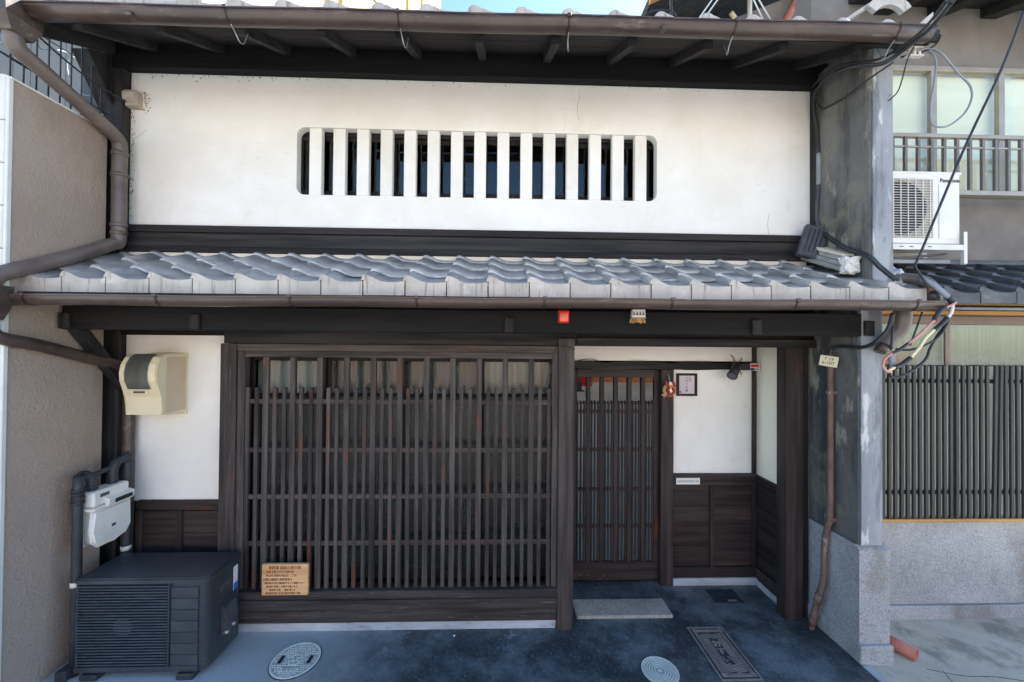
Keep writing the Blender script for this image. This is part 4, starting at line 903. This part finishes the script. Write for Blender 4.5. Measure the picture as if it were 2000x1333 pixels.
for z in zs[1:]: inst(l0, 'grille_wire', (lx.x, lx.y, z), gg)
for k in range(9):
    x = x0+.03+.06*k; bx('grille_rib', x, x+.006, y0-.0105, y0-.006, 3.078, 3.545, WHITEP, gg, 0)
bx('service_panel', 3.47, 3.62, y0-.006, y0-.0005, 3.07, 3.50, WHITEP, t, .004); bx('top_cover', x0-.004, x1+.004, y0-.005, y1+.004, 3.5805, 3.606, WHITEP, t, .006)
text('lettering', 'Panasonic', .042, (3.565, y0-.0015, 3.535), FRONT, INK, t, .0008, bold=.0006)
BR = bx('bracket_rail', x0-.05, 3.665, y0-.03, y0-.001, 2.975, 3.019, WHITEP, t); bx('bracket_leg', 3.64, 3.668, y0-.032, y0-.0305, 2.87, 3.12, WHITEP, t, 0)
bx('bracket_foot', 3.642, 3.666, y0-.03, y0-.002, 2.865, 2.9745, WHITEP, t); bx('bracket_arm', x0-.05, 3.66, y1-.03, y1, 2.975, 3.019, WHITEP, t)
for x in (3.12, 3.2, 3.35): bx('bolt_slot', x, x+.03, y0-.0312, y0-.03, 2.995, 3.002, DGREY, BR, 0)
bm = newbm(); prism(bm, [(3.10, 2.93), (3.60, 2.972), (3.60, 2.96), (3.12, 2.90)], 'y', y0+.05, y0+.08); obj('brace', bm, DGREY, t)

# ================================================================== METERS
t = thing('meter_box', 'cream plastic electricity meter cover with smoky window on the left wall', 'meter', (-2.58, 3.0, 1.65))
x0, x1 = -2.715, -2.456
prof = [(3.149, 1.648), (2.925, 1.672), (2.925, 1.80), (2.90, 1.86), (2.872, 1.92), (2.868, 1.98), (2.88, 2.04), (2.912, 2.09), (2.955, 2.112), (3.149, 2.112)]
bm = newbm(); prism(bm, prof, 'x', x0, x1); bmesh.ops.bevel(bm, geom=[e for e in bm.edges if abs(e.verts[0].co.x-e.verts[1].co.x) < 1e-6], offset=.006, segments=2, affect='EDGES'); MBX = obj('casing', bm, CREAM, t)
bx('side_plate', x1+.0005, x1+.004, 2.96, 3.145, 1.68, 2.09, BEIGE, t, .001)
bx('back_plate', x0-.006, x1+.010, 3.135, 3.1495, 1.64, 2.12, CREAM, t)
fp = prof[2:9]; wy = []
bm = newbm(); A_ = []; B_ = []
for (y, z) in fp[1:]+[]: A_.append(bm.verts.new((x0+.045, y-.006, z))); B_.append(bm.verts.new((x1-.055, y-.006, z)))
for i in range(len(A_)-1): f = bm.faces.new((A_[i], B_[i], B_[i+1], A_[i+1])); f.smooth = True
bmesh.ops.solidify(bm, geom=bm.faces[:], thickness=.003); obj('viewing_window', bm, mat('smoky_plastic', L(140, 139, 124), L(166, 164, 148), (14, 2, 3), .25, .05, 60, spec=.6), t)
bx('window_catch', x0+.06, x1-.08, 2.895, 2.92, 1.825, 1.852, CREAM, t); bx('catch_label', x0+.085, x1-.095, 2.891, 2.8945, 1.832, 1.846, DGREY, t, 0)
GM0 = len(bpy.data.objects)
t = thing('gas_meter', 'white gas meter hanging on black pipes above the dark air conditioner', 'meter', (-2.85, 2.86, .82))
bm = newbm(); sil = [(2.725, 1.052), (2.99, 1.052), (2.995, .87), (2.96, .815), (2.86, .80), (2.76, .80), (2.725, .84), (2.72, .92)]
prism(bm, sil, 'x', -2.83, -2.79); bmesh.ops.bevel(bm, geom=[e for e in bm.edges if abs(e.verts[0].co.x-e.verts[1].co.x) < 1e-6], offset=.012, segments=3, affect='EDGES'); obj('front_shell', bm, WHITEP, t)
bm = newbm(); prism(bm, sil, 'x', -2.925, -2.882); bmesh.ops.bevel(bm, geom=[e for e in bm.edges if abs(e.verts[0].co.x-e.verts[1].co.x) < 1e-6], offset=.012, segments=3, affect='EDGES'); obj('back_shell', bm, WHITEP, t)
bm = newbm(); cbox(bm, -2.882, -2.83, 2.745, 2.975, .825, 1.052, .01); obj('body', bm, WHITEP, t)
bm = newbm(); cbox(bm, -2.928, -2.786, 2.715, 3.0, 1.0525, 1.076, .006); obj('flange', bm, WHITEP, t)
bm = newbm(); cbox(bm, -2.92, -2.80, 2.725, 2.985, 1.0765, 1.18, .012); HD = obj('head', bm, WHITEP, t)
bm = newbm(); prism(bm, [(-2.80, 1.06), (-2.772, 1.065), (-2.762, 1.112), (-2.80, 1.125)], 'y', 2.80, 2.985); DI = obj('index_housing', bm, WHITEP, t); bx('index_window', -2.765, -2.7605, 2.84, 2.965, 1.075, 1.102, ACB, DI, 0)
bx('valve_slot', -2.801, -2.797, 2.77, 2.83, 1.135, 1.158, DGREY, HD, 0); bx('label', -2.7895, -2.788, 2.83, 2.89, .895, .935, WHITEI, t, 0); bx('label_print', -2.7878, -2.787, 2.84, 2.87, .905, .925, DGREY, t, 0)
tube_ = newbm(); tube(tube_, [(-2.9, 2.715, .965), (-2.9, 2.695, .965)], .013, 10); obj('test_plug', tube_, WHITEP, t)
PI = tb('inlet_pipe', [(-2.865, 2.69, 0), (-2.865, 2.69, 1.2), (-2.868, 2.70, 1.27), (-2.895, 2.74, 1.30), (-2.88, 2.78, 1.27), (-2.875, 2.785, 1.17)], .027, BLACK, t, 4, 12)
tb('outlet_pipe', [(-2.875, 2.93, 1.16), (-2.872, 2.93, 1.27), (-2.87, 2.95, 1.315), (-2.868, 2.985, 1.33), (-2.868, 3.02, 1.315), (-2.868, 3.035, 1.25), (-2.868, 3.035, 0)], .030, BLACK, t, 4, 12)
tb('link_pipe', [(-2.885, 2.735, 1.27), (-2.88, 2.86, 1.285), (-2.874, 2.97, 1.30)], .018, BLACK, t, 3, 8)
for z in (1.13, 1.16, 1.19, 1.215): bm = newbm(); tube(bm, [(-2.865, 2.69, z-.009), (-2.865, 2.69, z+.009)], .034, 12); obj('coupling', bm, BLACK, t)
for y in (2.785, 2.93): bm = newbm(); tube(bm, [(-2.875, y, 1.181), (-2.875, y, 1.215)], .034, 6); obj('union_nut', bm, BLACK, t)
for y, z, x in ((2.69, .60, -2.865), (3.035, .66, -2.868)): bm = newbm(); tube(bm, [(x, y, z-.016), (x, y, z+.016)], .031, 12); obj('pipe_band', bm, WHITEP, t)
t.location.x += .075

# ================================================================== SMALL THINGS ON THE FACADE
t = thing('cable_entry_cover', 'small weathered beige cable hood at the upper wall left corner', 'cable cover', (-2.87, 3.12, 4.03))
bm = newbm(); prism(bm, [(3.149, 4.025), (3.10, 4.03), (3.10, 4.05), (3.075, 4.07), (3.07, 4.12), (3.09, 4.148), (3.149, 4.152)], 'x', -2.918, -2.83); obj('hood', bm, mat('grimy_beige', L(166, 156, 138), L(190, 180, 162), (9, 9, 9), .7, .2, 60, over=[(L(84, 76, 66), (9, 9, 9), .55, .72, .7)]), t)
bx('opening', -2.90, -2.85, 3.0995, 3.1005, 4.052, 4.064, HOLE, t, 0)
t = thing('red_lamp', 'small square red lamp fixed under the lower eave', 'lamp', (.44, 2.68, 2.37))
x0, x1, z0, z1 = .398, .468, 2.357, 2.44
bx('base', x0-.004, x1+.004, 2.69, 2.6995, z0-.004, z1+.004, CRIM, t); bm = newbm(); cbox(bm, x0, x1, 2.655, 2.6895, z0, z1, .008); obj('lens', bm, REDL, t)
bm = newbm(); tube(bm, [(.433, 2.650, 2.385), (.433, 2.6549, 2.385)], .008, 12); obj('bulb', bm, mat('bright_red_lens', L(255, 120, 70), None, rough=.2, bump=0), t)
t = thing('straw_charm', 'straw good-luck charm with paper band hanging under the lower eave', 'charm', (.95, 2.68, 2.36))
bm = newbm(); prism(bm, [(.905, 2.45), (.99, 2.45), (.993, 2.397), (.90, 2.397)], 'y', 2.655, 2.69); obj('paper_band', bm, WHITEI, t)
for k in range(4):
    x = .913+.0215*k; bm = newbm(); prism(bm, [(x-.008, 2.412), (x+.008, 2.412), (x, 2.438)], 'y', 2.653, 2.6545); obj('triangle_mark', bm, DGREY, t)
bm = newbm(); cbox(bm, .897, .997, 2.651, 2.692, 2.389, 2.396, .002); obj('tie', bm, GREYC, t)
bm = newbm()
for k in range(26):
    x = .90+.0037*k; tube(bm, [(x, 2.672+random.uniform(-.012, .012), 2.39), (x+(x-.947)*.16+random.uniform(-.003, .003), 2.67+random.uniform(-.016, .016), 2.362+random.uniform(-.008, .006))], .0035, 5, False)
obj('straw_ends', bm, STRAW, t)
# framed sign
t = thing('framed_sign', 'square dark framed lilac paper sign beside the door', 'sign', (1.735, 3.6, 1.745)); yy = DY-.022
x0, x1, z0, z1 = 1.645, 1.838, 1.738, 1.948
for nm, a in (('frame_side', (x0, x0+.022, z0, z1)), ('frame_side', (x1-.022, x1, z0, z1)), ('frame_rail', (x0+.0222, x1-.0222, z0, z0+.02)), ('frame_rail', (x0+.0222, x1-.0222, z1-.02, z1))): bx(nm, a[0], a[1], yy, DY-.0005, a[2], a[3], wood('brown', 'z'), t, .003)
bx('paper', x0+.0225, x1-.0225, yy+.012, DY-.001, z0+.0205, z1-.0205, LILAC, t, 0)
for k, ch in enumerate('いかつち庵'): text('lettering', ch, .026, (1.741, yy+.011, 1.903-.029*k), FRONT, INK, t, .0004)
for k, ch in enumerate('京宿'): text('lettering', ch, .017, (1.772, yy+.011, 1.905-.02*k), FRONT, INK, t, .0004)
bx('seal', 1.674, 1.688, yy+.010, yy+.0115, 1.768, 1.782, DGREY, t, 0)
# green lettered plate
t = thing('name_plate', 'narrow white plate with green lettering on the wainscot rail', 'sign', (1.745, 3.58, .925)); bx('plate', 1.633, 1.855, DY-.039, DY-.0355, .925, .985, WHITEI, t, .001)
text('lettering', 'HIGASHIYAMA AN', .024, (1.744, DY-.0395, .955), FRONT, GRNI, t, .0005)
# new year ornament
t = thing('new_year_ornament', 'straw ring ornament with red ribbons and orange on the door jamb', 'ornament', (1.545, 3.55, 1.72)); ox, oz, oy = 1.545, 1.80, 3.535
bm = newbm()
for s in range(3):
    pts = []
    for k in range(49):
        a = 2*math.pi*k/48; q = a*7+2*math.pi*s/3; rr_ = .048+.008*math.cos(q); pts.append((ox+rr_*math.cos(a), oy+.009*math.sin(q), oz+rr_*math.sin(a)))
    tube(bm, pts, .009, 7, cap=False)
obj('straw_ring', bm, STRAW, t)
bm = newbm(); bmesh.ops.create_uvsphere(bm, u_segments=16, v_segments=10, radius=.016); bmesh.ops.translate(bm, vec=(ox, oy-.024, oz+.03), verts=bm.verts)
for f in bm.faces: f.smooth = True
obj('orange', bm, ORANGE, t)
for i, (dx, dz, w, h, m_) in enumerate(((-.03, .055, .022, .06, CRIM), (.032, .058, .022, .055, CRIM), (0, .062, .024, .03, WHITEI), (-.012, -.03, .02, .05, CRIM), (.014, -.03, .018, .045, CRIM), (0, 0, .026, .034, WHITEI), (-.03, .0, .016, .04, CRIM), (.03, .0, .016, .04, CRIM))):
    bm = newbm(); q = bmesh.new(); cbox(q, -w/2, w/2, -.002, .002, -h/2, h/2, .001); merge(bm, q, Matrix.Translation((ox+dx, oy-.02-.003*i, oz+dz))@Matrix.Rotation(random.uniform(-.5, .5), 4, 'Y')@Matrix.Rotation(random.uniform(-.4, .4), 4, 'Z')); obj('ribbon', bm, m_, t)
bm = newbm()
for k in range(9):
    tube(bm, [(ox-.03, oy-.004, oz-.03), (ox-.05-.003*k, oy-.01+.002*k, oz-.065+.003*k)], .003, 5)
obj('straw_tassel', bm, STRAW, t); tb('hanging_cord', [(ox, oy, oz+.06), (ox+.003, oy+.01, oz+.11), (ox, oy+.03, oz+.14)], .005, GREYC, t, 3, 6)
# security camera
t = thing('security_camera', 'black cylindrical security camera tied to the log lintel by the sign', 'camera', (2.15, 3.55, 1.98))
bm = newbm(); tube(bm, [(2.18, 3.545, 2.03), (2.085, 3.46, 1.945)], .04, 20); tube(bm, [(2.085, 3.46, 1.945), (2.078, 3.454, 1.939)], .045, 20); BD = obj('barrel', bm, BLACK, t)
bm = newbm(); tube(bm, [(2.078, 3.454, 1.939), (2.0765, 3.4526, 1.9376)], .034, 20); obj('lens', bm, mat('lens_glass', L(96, 98, 100), None, rough=.1, bump=0), BD)
bx('mount', 2.15, 2.33, 3.552, 3.585, 1.985, 2.045, BLACK, t, .006); bx('arm', 2.17, 2.20, 3.53, 3.56, 2.02, 2.05, BLACK, t)
for pts in ([(2.16, 3.545, 2.05), (2.13, 3.52, 2.10), (2.10, 3.51, 2.125)], [(2.20, 3.545, 2.05), (2.215, 3.53, 2.10)], [(2.16, 3.54, 2.04), (2.11, 3.52, 2.0), (2.08, 3.51, 1.955)], [(2.20, 3.54, 1.98), (2.215, 3.53, 1.945)]): tb('cable_tie', pts, .0045, BLACK, t, 3, 6)
t = thing('warning_sticker', 'red and white sticker at the right end of the log lintel', 'sticker', (2.355, 3.55, 1.98))
bx('backing', 2.305, 2.395, 3.5455, 3.5495, 1.982, 2.048, WHITEI, t, .001); bx('red_field', 2.309, 2.385, 3.5445, 3.5453, 2.012, 2.04, REDP, t, 0); bx('black_field', 2.307, 2.345, 3.5443, 3.5453, 1.985, 2.006, INK, t, 0)
for k in range(4): bx('black_stroke', 2.352+.009*k, 2.357+.009*k, 3.5443, 3.5453, 1.988, 2.003, INK, t, 0)
# wooden notice
t = thing('notice_board', 'varnished wooden notice board propped on the lattice sill', 'sign', (-1.595, 3.0, .30)); yb = 2.99
bm = newbm(); cbox(bm, -1.765, -1.425, yb, yb+.028, .317, .548, .004); NB = obj('board', bm, wood('honey', 'x'), t)
lines = [('旅館業 施設の掲示等', .028, -1.595, .522), ('名称 京宿 いかつち庵の宿', .019, -1.63, .492), ('所在地 京都市 東山区 二丁目', .019, -1.62, .464), ('玄関の連絡先 施設管理人', .021, -1.645, .436), ('緊急時は下記の電話番号までご連絡下さい', .0165, -1.597, .409), ('宿泊者の皆様へ お静かに願います', .0165, -1.615, .384), ('管理者 代表      電話 零七五', .017, -1.61, .358), ('届出番号 第八七号 京都市保健所 受理', .0165, -1.605, .335)]
for body, s, x, z in lines: text('lettering', body, s, (x, yb-.0008, z), FRONT, BRINK, NB, .0005, sx=.92)
# rusted pipe with tag
t = thing('rusted_pipe', 'rusty vertical conduit pipe down the wing wall beside the entrance', 'pipe', (2.5, 2.95, 0))
tb('pipe', [(2.505, 2.902, 2.15), (2.505, 2.902, 1.9), (2.505, 2.902, 1.3), (2.505, 2.903, .93), (2.498, 2.915, .85), (2.488, 2.935, .72), (2.487, 2.94, .55), (2.485, 2.945, .42), (2.47, 2.965, .30), (2.455, 3.0, .12), (2.45, 3.012, 0)], .020, RUST, t, 5, 12)
for z in (1.86, .90): bx('pipe_clip', 2.478, 2.551, 2.886, 2.92, z-.014, z+.014, RUST, t, .004)
for a, b in (((2.470, 2.965, .30), (2.463, 2.98, .22)), ((2.4535, 3.004, .10), (2.45, 3.012, .03))): bm = newbm(); tube(bm, [a, b], .025, 12); obj('coupling', bm, RUST, t)
t = thing('pipe_tag', 'small cream number tag hanging on the rusty conduit', 'tag', (2.47, 2.88, 2.06))
M_ = Matrix.Translation((2.462, 2.868, 2.098))@Matrix.Rotation(R(-50), 4, 'Z')@Matrix.Rotation(R(9), 4, 'Y')
bm = newbm(); q = bmesh.new(); cbox(q, -.055, .055, -.002, .002, -.04, .04, .0015); merge(bm, q, M_); obj('plate', bm, CREAM, t)
for body, z in (('7 19', .016), ('6-107', -.014)):
    o = text('lettering', body, .032, (0, 0, 0), (0, 0, 0), INK, t, .0004); W_ = M_@Matrix.Translation((0, -.0026, z))@Matrix.Rotation(R(90), 4, 'X'); o.matrix_basis = W_
# terracotta pipe on the pavement
t = thing('drain_pipe', 'short orange-red plastic pipe poking out behind the granite foot', 'pipe', (2.9, 2.75, 0))
bm = newbm(); pipe_hollow(bm, (2.80, 2.98, .045), (2.955, 2.70, .035), .042, .005); obj('pipe', bm, CLAY, t)
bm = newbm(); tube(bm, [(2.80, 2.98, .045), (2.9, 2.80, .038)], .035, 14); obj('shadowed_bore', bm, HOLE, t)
# black ribbed junction box
t = thing('junction_box', 'black ribbed junction box leaning on the lower roof by the wing wall', 'junction box', (2.44, 3.06, 2.88))
Mj = Matrix.Translation((2.462, 3.02, 3.03))@Matrix.Rotation(R(20), 4, 'Y')@Matrix.Rotation(R(-18), 4, 'Z')@Matrix.Rotation(R(-6), 4, 'X')
bm = newbm(); q = bmesh.new(); cbox(q, -.085, .085, -.03, .03, -.135, .135, .01); merge(bm, q, Mj); obj('casing', bm, DGREY, t)
for k in range(4):
    bm = newbm(); q = bmesh.new(); cbox(q, -.052+.03*k, -.044+.03*k, -.036, -.0302, -.10, .10, .002); merge(bm, q, Mj); obj('rib', bm, BLACK, t)
bm = newbm(); q = bmesh.new(); tube(q, [(.0, -.01, .135), (.05, -.01, .16), (.09, -.01, .15)], .012, 8); merge(bm, q, Mj); obj('handle_loop', bm, DGREY, t)

# ================================================================== CABLES
K_ = {
'A1': (.013, [(2.279, 1.9, 3.967), (2.426, 2.15, 4.017), (2.54, 2.4, 4.092), (2.506, 2.5, 4.081), (2.418, 2.62, 4.147), (2.445, 2.85, 4.235), (2.507, 3.05, 4.23), (2.519, 3.075, 4.125), (2.54, 3.07, 3.953), (2.545, 3.06, 3.762)]),
'A2': (.008, [(2.247, 1.9, 3.966), (2.399, 2.15, 4.022), (2.527, 2.4, 4.114), (2.513, 2.55, 4.142), (2.443, 2.75, 4.249), (2.478, 2.95, 4.30), (2.494, 3.06, 4.30)]),
'A3': (.006, [(2.586, 2.5, 4.094), (2.509, 2.62, 4.043), (2.526, 2.8, 4.051), (2.54, 2.95, 4.079), (2.54, 3.02, 4.097), (2.54, 3.06, 4.163), (2.54, 3.08, 4.197)]),
'JC': (.016, [(2.545, 3.06, 3.762), (2.545, 3.06, 3.617), (2.545, 3.06, 3.506)]),
'JD': (.009, [(2.545, 3.06, 3.506), (2.535, 3.06, 3.39), (2.53, 3.06, 3.245), (2.53, 3.03, 3.15)]),
'JE': (.016, [(2.535, 2.99, 3.09), (2.508, 2.78, 2.928), (2.508, 2.60, 2.828), (2.557, 2.56, 2.742), (2.60, 2.5, 2.65)]),
'LONG': (.007, [(3.209, 2.3, 4.285), (3.126, 2.35, 3.949), (2.936, 2.4, 3.452), (2.731, 2.46, 2.835), (2.69, 2.46, 2.741), (2.724, 2.46, 2.675), (2.765, 2.46, 2.616), (2.753, 2.44, 2.559)]),
'WL': (.006, [(2.772, 2.5, 4.185), (2.826, 2.48, 4.175), (2.868, 2.45, 4.113), (2.964, 2.45, 4.001), (3.044, 2.45, 3.923), (3.061, 2.45, 3.842), (3.015, 2.45, 3.74), (2.911, 2.45, 3.654), (2.825, 2.45, 3.642), (2.784, 2.45, 3.684), (2.791, 2.45, 3.835), (2.819, 2.45, 4.004), (2.824, 2.46, 4.105), (2.821, 2.5, 4.176)]),
'TH': (.004, [(2.726, 2.5, 4.2), (2.681, 2.5, 4.11), (2.667, 2.52, 3.997), (2.655, 2.54, 3.923), (2.664, 2.61, 3.907)]),
'STUB': (.006, [(2.82, 2.42, 4.222), (2.834, 2.45, 4.199), (2.82, 2.48, 4.181), (2.783, 2.52, 4.176), (2.691, 2.55, 4.168)]),
'LA': (.005, [(-3.111, 2.45, 3.988), (-3.113, 2.5, 3.991), (-3.1, 2.62, 3.978), (-3.122, 2.8, 4.006)]),
'LB': (.006, [(-2.916, 2.5, 4.122), (-2.984, 2.75, 4.117), (-2.979, 2.95, 4.089), (-2.90, 3.09, 4.053)]),
'LC': (.004, [(-2.916, 2.5, 4.129), (-3.109, 2.8, 4.265), (-3.182, 3.0, 4.324), (-3.153, 3.1, 4.379), (-3.08, 3.12, 4.406)]),
'LD': (.004, [(-3.334, 3.2, 4.464), (-3.41, 3.2, 4.482), (-3.46, 3.2, 4.439), (-3.463, 3.2, 4.357), (-3.429, 3.2, 4.255), (-3.369, 3.2, 4.187), (-3.301, 3.2, 4.16), (-3.238, 3.2, 4.183), (-3.219, 3.2, 4.232), (-3.233, 3.2, 4.314), (-3.274, 3.2, 4.404), (-3.334, 3.2, 4.464)]),
'LE': (.004, [(-3.186, 2.8, 4.327), (-3.231, 2.8, 4.297), (-3.233, 2.8, 4.261), (-3.259, 2.85, 4.266), (-3.293, 2.95, 4.341), (-3.365, 3.1, 4.429), (-3.361, 3.2, 4.426)]),
'LF': (.006, [(-3.159, 2.5, 4.041), (-3.098, 2.5, 4.046), (-3.053, 2.5, 4.06), (-3.008, 2.48, 4.078), (-2.987, 2.47, 4.102)]),
'DOORW': (.0035, [(.58, 3.026, 2.169), (.489, 3.028, 2.197), (.441, 3.04, 2.18), (.418, 3.04, 2.116), (.405, 3.055, 2.019), (.381, 3.055, 1.959), (.358, 3.06, 1.871)]),
'DW2': (.003, [(.69, 3.58, 2.056), (.764, 3.57, 2.075), (.849, 3.57, 2.076), (.908, 3.58, 2.057)]),
}
for k, m_, lab in (('A1', BLACK, 'thick black service cable sweeping in over the upper right gutter'), ('A2', BLACK, 'second black cable running beside the thick service cable at upper right'),
                   ('A3', BLACK, 'thin black cable drooping across the upper wing wall'), ('JE', BLACK, 'thick black cable from the junction box down to the eave end'),
                   ('LONG', BLACK, 'long thin straight black wire crossing the white air conditioner'), ('WL', GREYC, 'pale looped cable hanging before the upper right window'),
                   ('TH', BLACK, 'short thin wire hanging left of the looped cable'), ('STUB', BLACK, 'short black cable stub sticking up at the upper gutter end'),
                   ('LA', BLACK, 'black wire crossing the fence at far left'), ('LB', BLACK, 'black wire running to the small beige cable hood'), ('LC', BLACK, 'thin wire running from hopper to the eave at upper left'),
                   ('LD', GREYC, 'pale coiled wire loop hanging behind the upper left downpipe'), ('LE', GREYC, 'small curled wire just below the upper left hopper'), ('LF', GREYC, 'pale wire pair beside the upper left hopper'),
                   ('DOORW', BLACK, 'thin black wire trailing over the lattice post top'), ('DW2', BLACK, 'thin wire arched over the log lintel by the post')):
    r, p = K_[k]; tag(tb('cable', p, r, m_), lab, 'cable')
t = thing('conduit', 'grey conduit on the upper right corner post above the junction box', 'conduit', (2.545, 3.06, 3.1)); tb('sleeve', K_['JC'][1], .016, GREYC, t); tb('cable', K_['JD'][1], .012, DGREY, t)
t = thing('cable_rack', 'small white insulator rack below the upper gutter end', 'rack', (2.76, 2.52, 4.15))
bm = newbm(); cbox(bm, 2.69, 2.80, 2.50, 2.53, 4.20, 4.21, .002); cbox(bm, 2.69, 2.80, 2.50, 2.53, 4.145, 4.155, .002); obj('bracket', bm, WHITEC, t)
for x in (2.71, 2.745, 2.78): tb('insulator', [(x, 2.515, 4.156), (x, 2.515, 4.199)], .009, WHITEP, t, 0, 8)
Y_ = 2.4
t = thing('spliced_cable', 'cream spliced cable with black tape at the right gutter end', 'cable', (2.65, 2.4, 2.2))
for nm, r, m_, p in (('sleeve', .017, GREYC, [(2.775, 2.5, 2.659), (2.795, 2.45, 2.614), (2.821, 2.42, 2.564), (2.842, 2.4, 2.522)]), ('tape_wrap', .019, BLACK, [(2.838, 2.4, 2.528), (2.855, 2.4, 2.51), (2.868, 2.4, 2.492)]),
                     ('insulation', .010, WHITEC, [(2.868, 2.4, 2.492), (2.858, 2.4, 2.432), (2.831, 2.4, 2.392)]), ('tape_wrap', .014, BLACK, [(2.833, 2.4, 2.395), (2.791, 2.4, 2.353), (2.745, 2.4, 2.318)]),
                     ('insulation', .010, CREAMC, [(2.747, 2.4, 2.32), (2.69, 2.4, 2.268), (2.646, 2.4, 2.203), (2.586, 2.4, 2.137)]), ('tape_wrap', .014, BLACK, [(2.59, 2.4, 2.14), (2.536, 2.4, 2.098), (2.487, 2.4, 2.078)]), ('insulation', .009, CREAMC, [(2.489, 2.4, 2.079), (2.456, 2.4, 2.062), (2.433, 2.4, 2.046)])): tb(nm, p, r, m_, t, 5)
t = thing('spliced_cable', 'pink-red spliced cable looping below the right gutter end', 'cable', (2.6, 2.38, 2.2))
for nm, r, m_, p in (('insulation', .007, PINKC, [(2.86, 2.375, 2.49), (2.825, 2.375, 2.47), (2.785, 2.375, 2.457)]), ('tape_wrap', .013, BLACK, [(2.791, 2.375, 2.457), (2.751, 2.375, 2.431), (2.717, 2.375, 2.378)]),
                     ('insulation', .008, PINKC, [(2.717, 2.375, 2.376), (2.663, 2.375, 2.326), (2.613, 2.375, 2.277), (2.546, 2.375, 2.228)]), ('tape_wrap', .009, BLACK, [(2.548, 2.375, 2.229), (2.489, 2.375, 2.188), (2.444, 2.375, 2.168)]),
                     ('insulation', .007, PINKC, [(2.446, 2.375, 2.169), (2.403, 2.375, 2.136), (2.386, 2.375, 2.094), (2.403, 2.375, 2.062), (2.439, 2.375, 2.049)])): tb(nm, p, r, m_, t, 5)
for lab, r, p in (('black cable bowed left under the right gutter end', .007, [(2.855, 2.42, 2.538), (2.879, 2.42, 2.466), (2.865, 2.42, 2.384), (2.82, 2.42, 2.302), (2.753, 2.42, 2.243), (2.662, 2.43, 2.199), (2.599, 2.44, 2.189), (2.548, 2.45, 2.195)]),
                  ('lowest black cable loop hanging before the slat screen top', .008, [(2.866, 2.43, 2.362), (2.805, 2.43, 2.286), (2.757, 2.43, 2.21), (2.723, 2.43, 2.131), (2.645, 2.43, 2.065), (2.567, 2.43, 2.025), (2.51, 2.43, 2.012), (2.483, 2.43, 2.034)]),
                  ('black cable curving from the gutter to the rusty conduit top', .013, [(2.58, 2.5, 2.43), (2.552, 2.5, 2.336), (2.523, 2.52, 2.275), (2.503, 2.56, 2.228), (2.515, 2.66, 2.203), (2.52, 2.8, 2.21), (2.512, 2.86, 2.21), (2.505, 2.895, 2.19), (2.505, 2.902, 2.14)]),
                  ('thin black wire dropping just inside the right gutter end', .006, [(2.607, 2.52, 2.432), (2.555, 2.48, 2.302), (2.514, 2.45, 2.185)]), ('thin wire dropping before the grey elbow pipe', .005, [(2.712, 2.44, 2.432), (2.654, 2.42, 2.335), (2.588, 2.40, 2.218)])):
    tag(tb('cable', p, r, BLACK), lab, 'cable')
tag(tb('cable_sleeve', [(2.507, 2.44, 2.168), (2.511, 2.44, 2.129), (2.514, 2.44, 2.09)], .018, GREYC, None, 4), 'short grey cable sleeve among the wires before the slat screen', 'sleeve')
t = thing('elbow_pipe', 'grey-brown elbow drainpipe tucked under the right gutter end', 'pipe', (2.72, 2.55, 2.2))
tb('pipe', [(2.75, 2.60, 2.50), (2.75, 2.60, 2.40), (2.74, 2.61, 2.33), (2.70, 2.63, 2.28), (2.66, 2.64, 2.22)], .05, GUTG, t, 4, 14); tb('throat', [(2.66, 2.64, 2.235), (2.63, 2.645, 2.17)], .035, GUT, t, 0, 12)
t = thing('pipe_bend', 'grey pipe bend with copper band at the right end of the tiles', 'pipe', (2.83, 2.5, 2.55))
tb('pipe', [(2.74, 2.66, 2.69), (2.79, 2.60, 2.68), (2.825, 2.52, 2.645), (2.835, 2.49, 2.60)], .034, GUTG, t, 4, 12); tb('copper_band', [(2.833, 2.492, 2.605), (2.836, 2.487, 2.575)], .039, CLAY, t, 0, 14); tb('lower_cup', [(2.836, 2.487, 2.5745), (2.838, 2.485, 2.51)], .04, GUT, t, 0, 14)

# ================================================================== ACROSS THE STREET (seen in the door and window glass, lights the facade)
t = thing('brick_wall', 'sunlit orange brick wall mirrored in the top of the door glass', 'wall', (4, -16.5, 0))
bx('wall', -16, 24, -16.8, -16.5, -.03, 1.9, BRICK, t, .01); bx('coping', -16.05, 24.05, -16.85, -16.45, 1.901, 1.98, CONC, t, .01)
t = thing('pale_house', 'pale house across the street mirrored in the upper window panes', 'house', (0, -17, 0))
bx('wall', -18, 22, -28, -21, -.03, 9.5, PALEH, t, 0)
for i in range(8):
    for z in (3.2, 6.4):
        x = -13+3.8*i; f = bx('window', x, x+1.7, -20.999, -20.92, z, z+1.5, WHITEC, t, .01); bx('pane', x+.08, x+1.62, -20.919, -20.90, z+.08, z+1.42, DGREY, f, 0)
t = thing('parked_car', 'red car in the lot opposite mirrored at the left of the door glass', 'car', (2.6, -12.2, 0))
bm = newbm(); prism(bm, [(.4, .25), (4.4, .25), (4.45, .7), (3.5, .85), (2.9, 1.4), (1.3, 1.42), (.6, .9), (.35, .8)], 'y', -13.0, -11.4); obj('body', bm, REDCAR, t)
for x in (1.2, 3.6):
    for y in (-13.0, -11.4): bm = newbm(); tube(bm, [(x, y-.1, .29), (x, y+.1, .29)], .31, 20); obj('wheel', bm, BLACK, t)
bm = newbm(); box(bm, -30, 30, -3.2, -3.05, -.03, -.022); struct(obj('road_marking', bm, WHITEI))
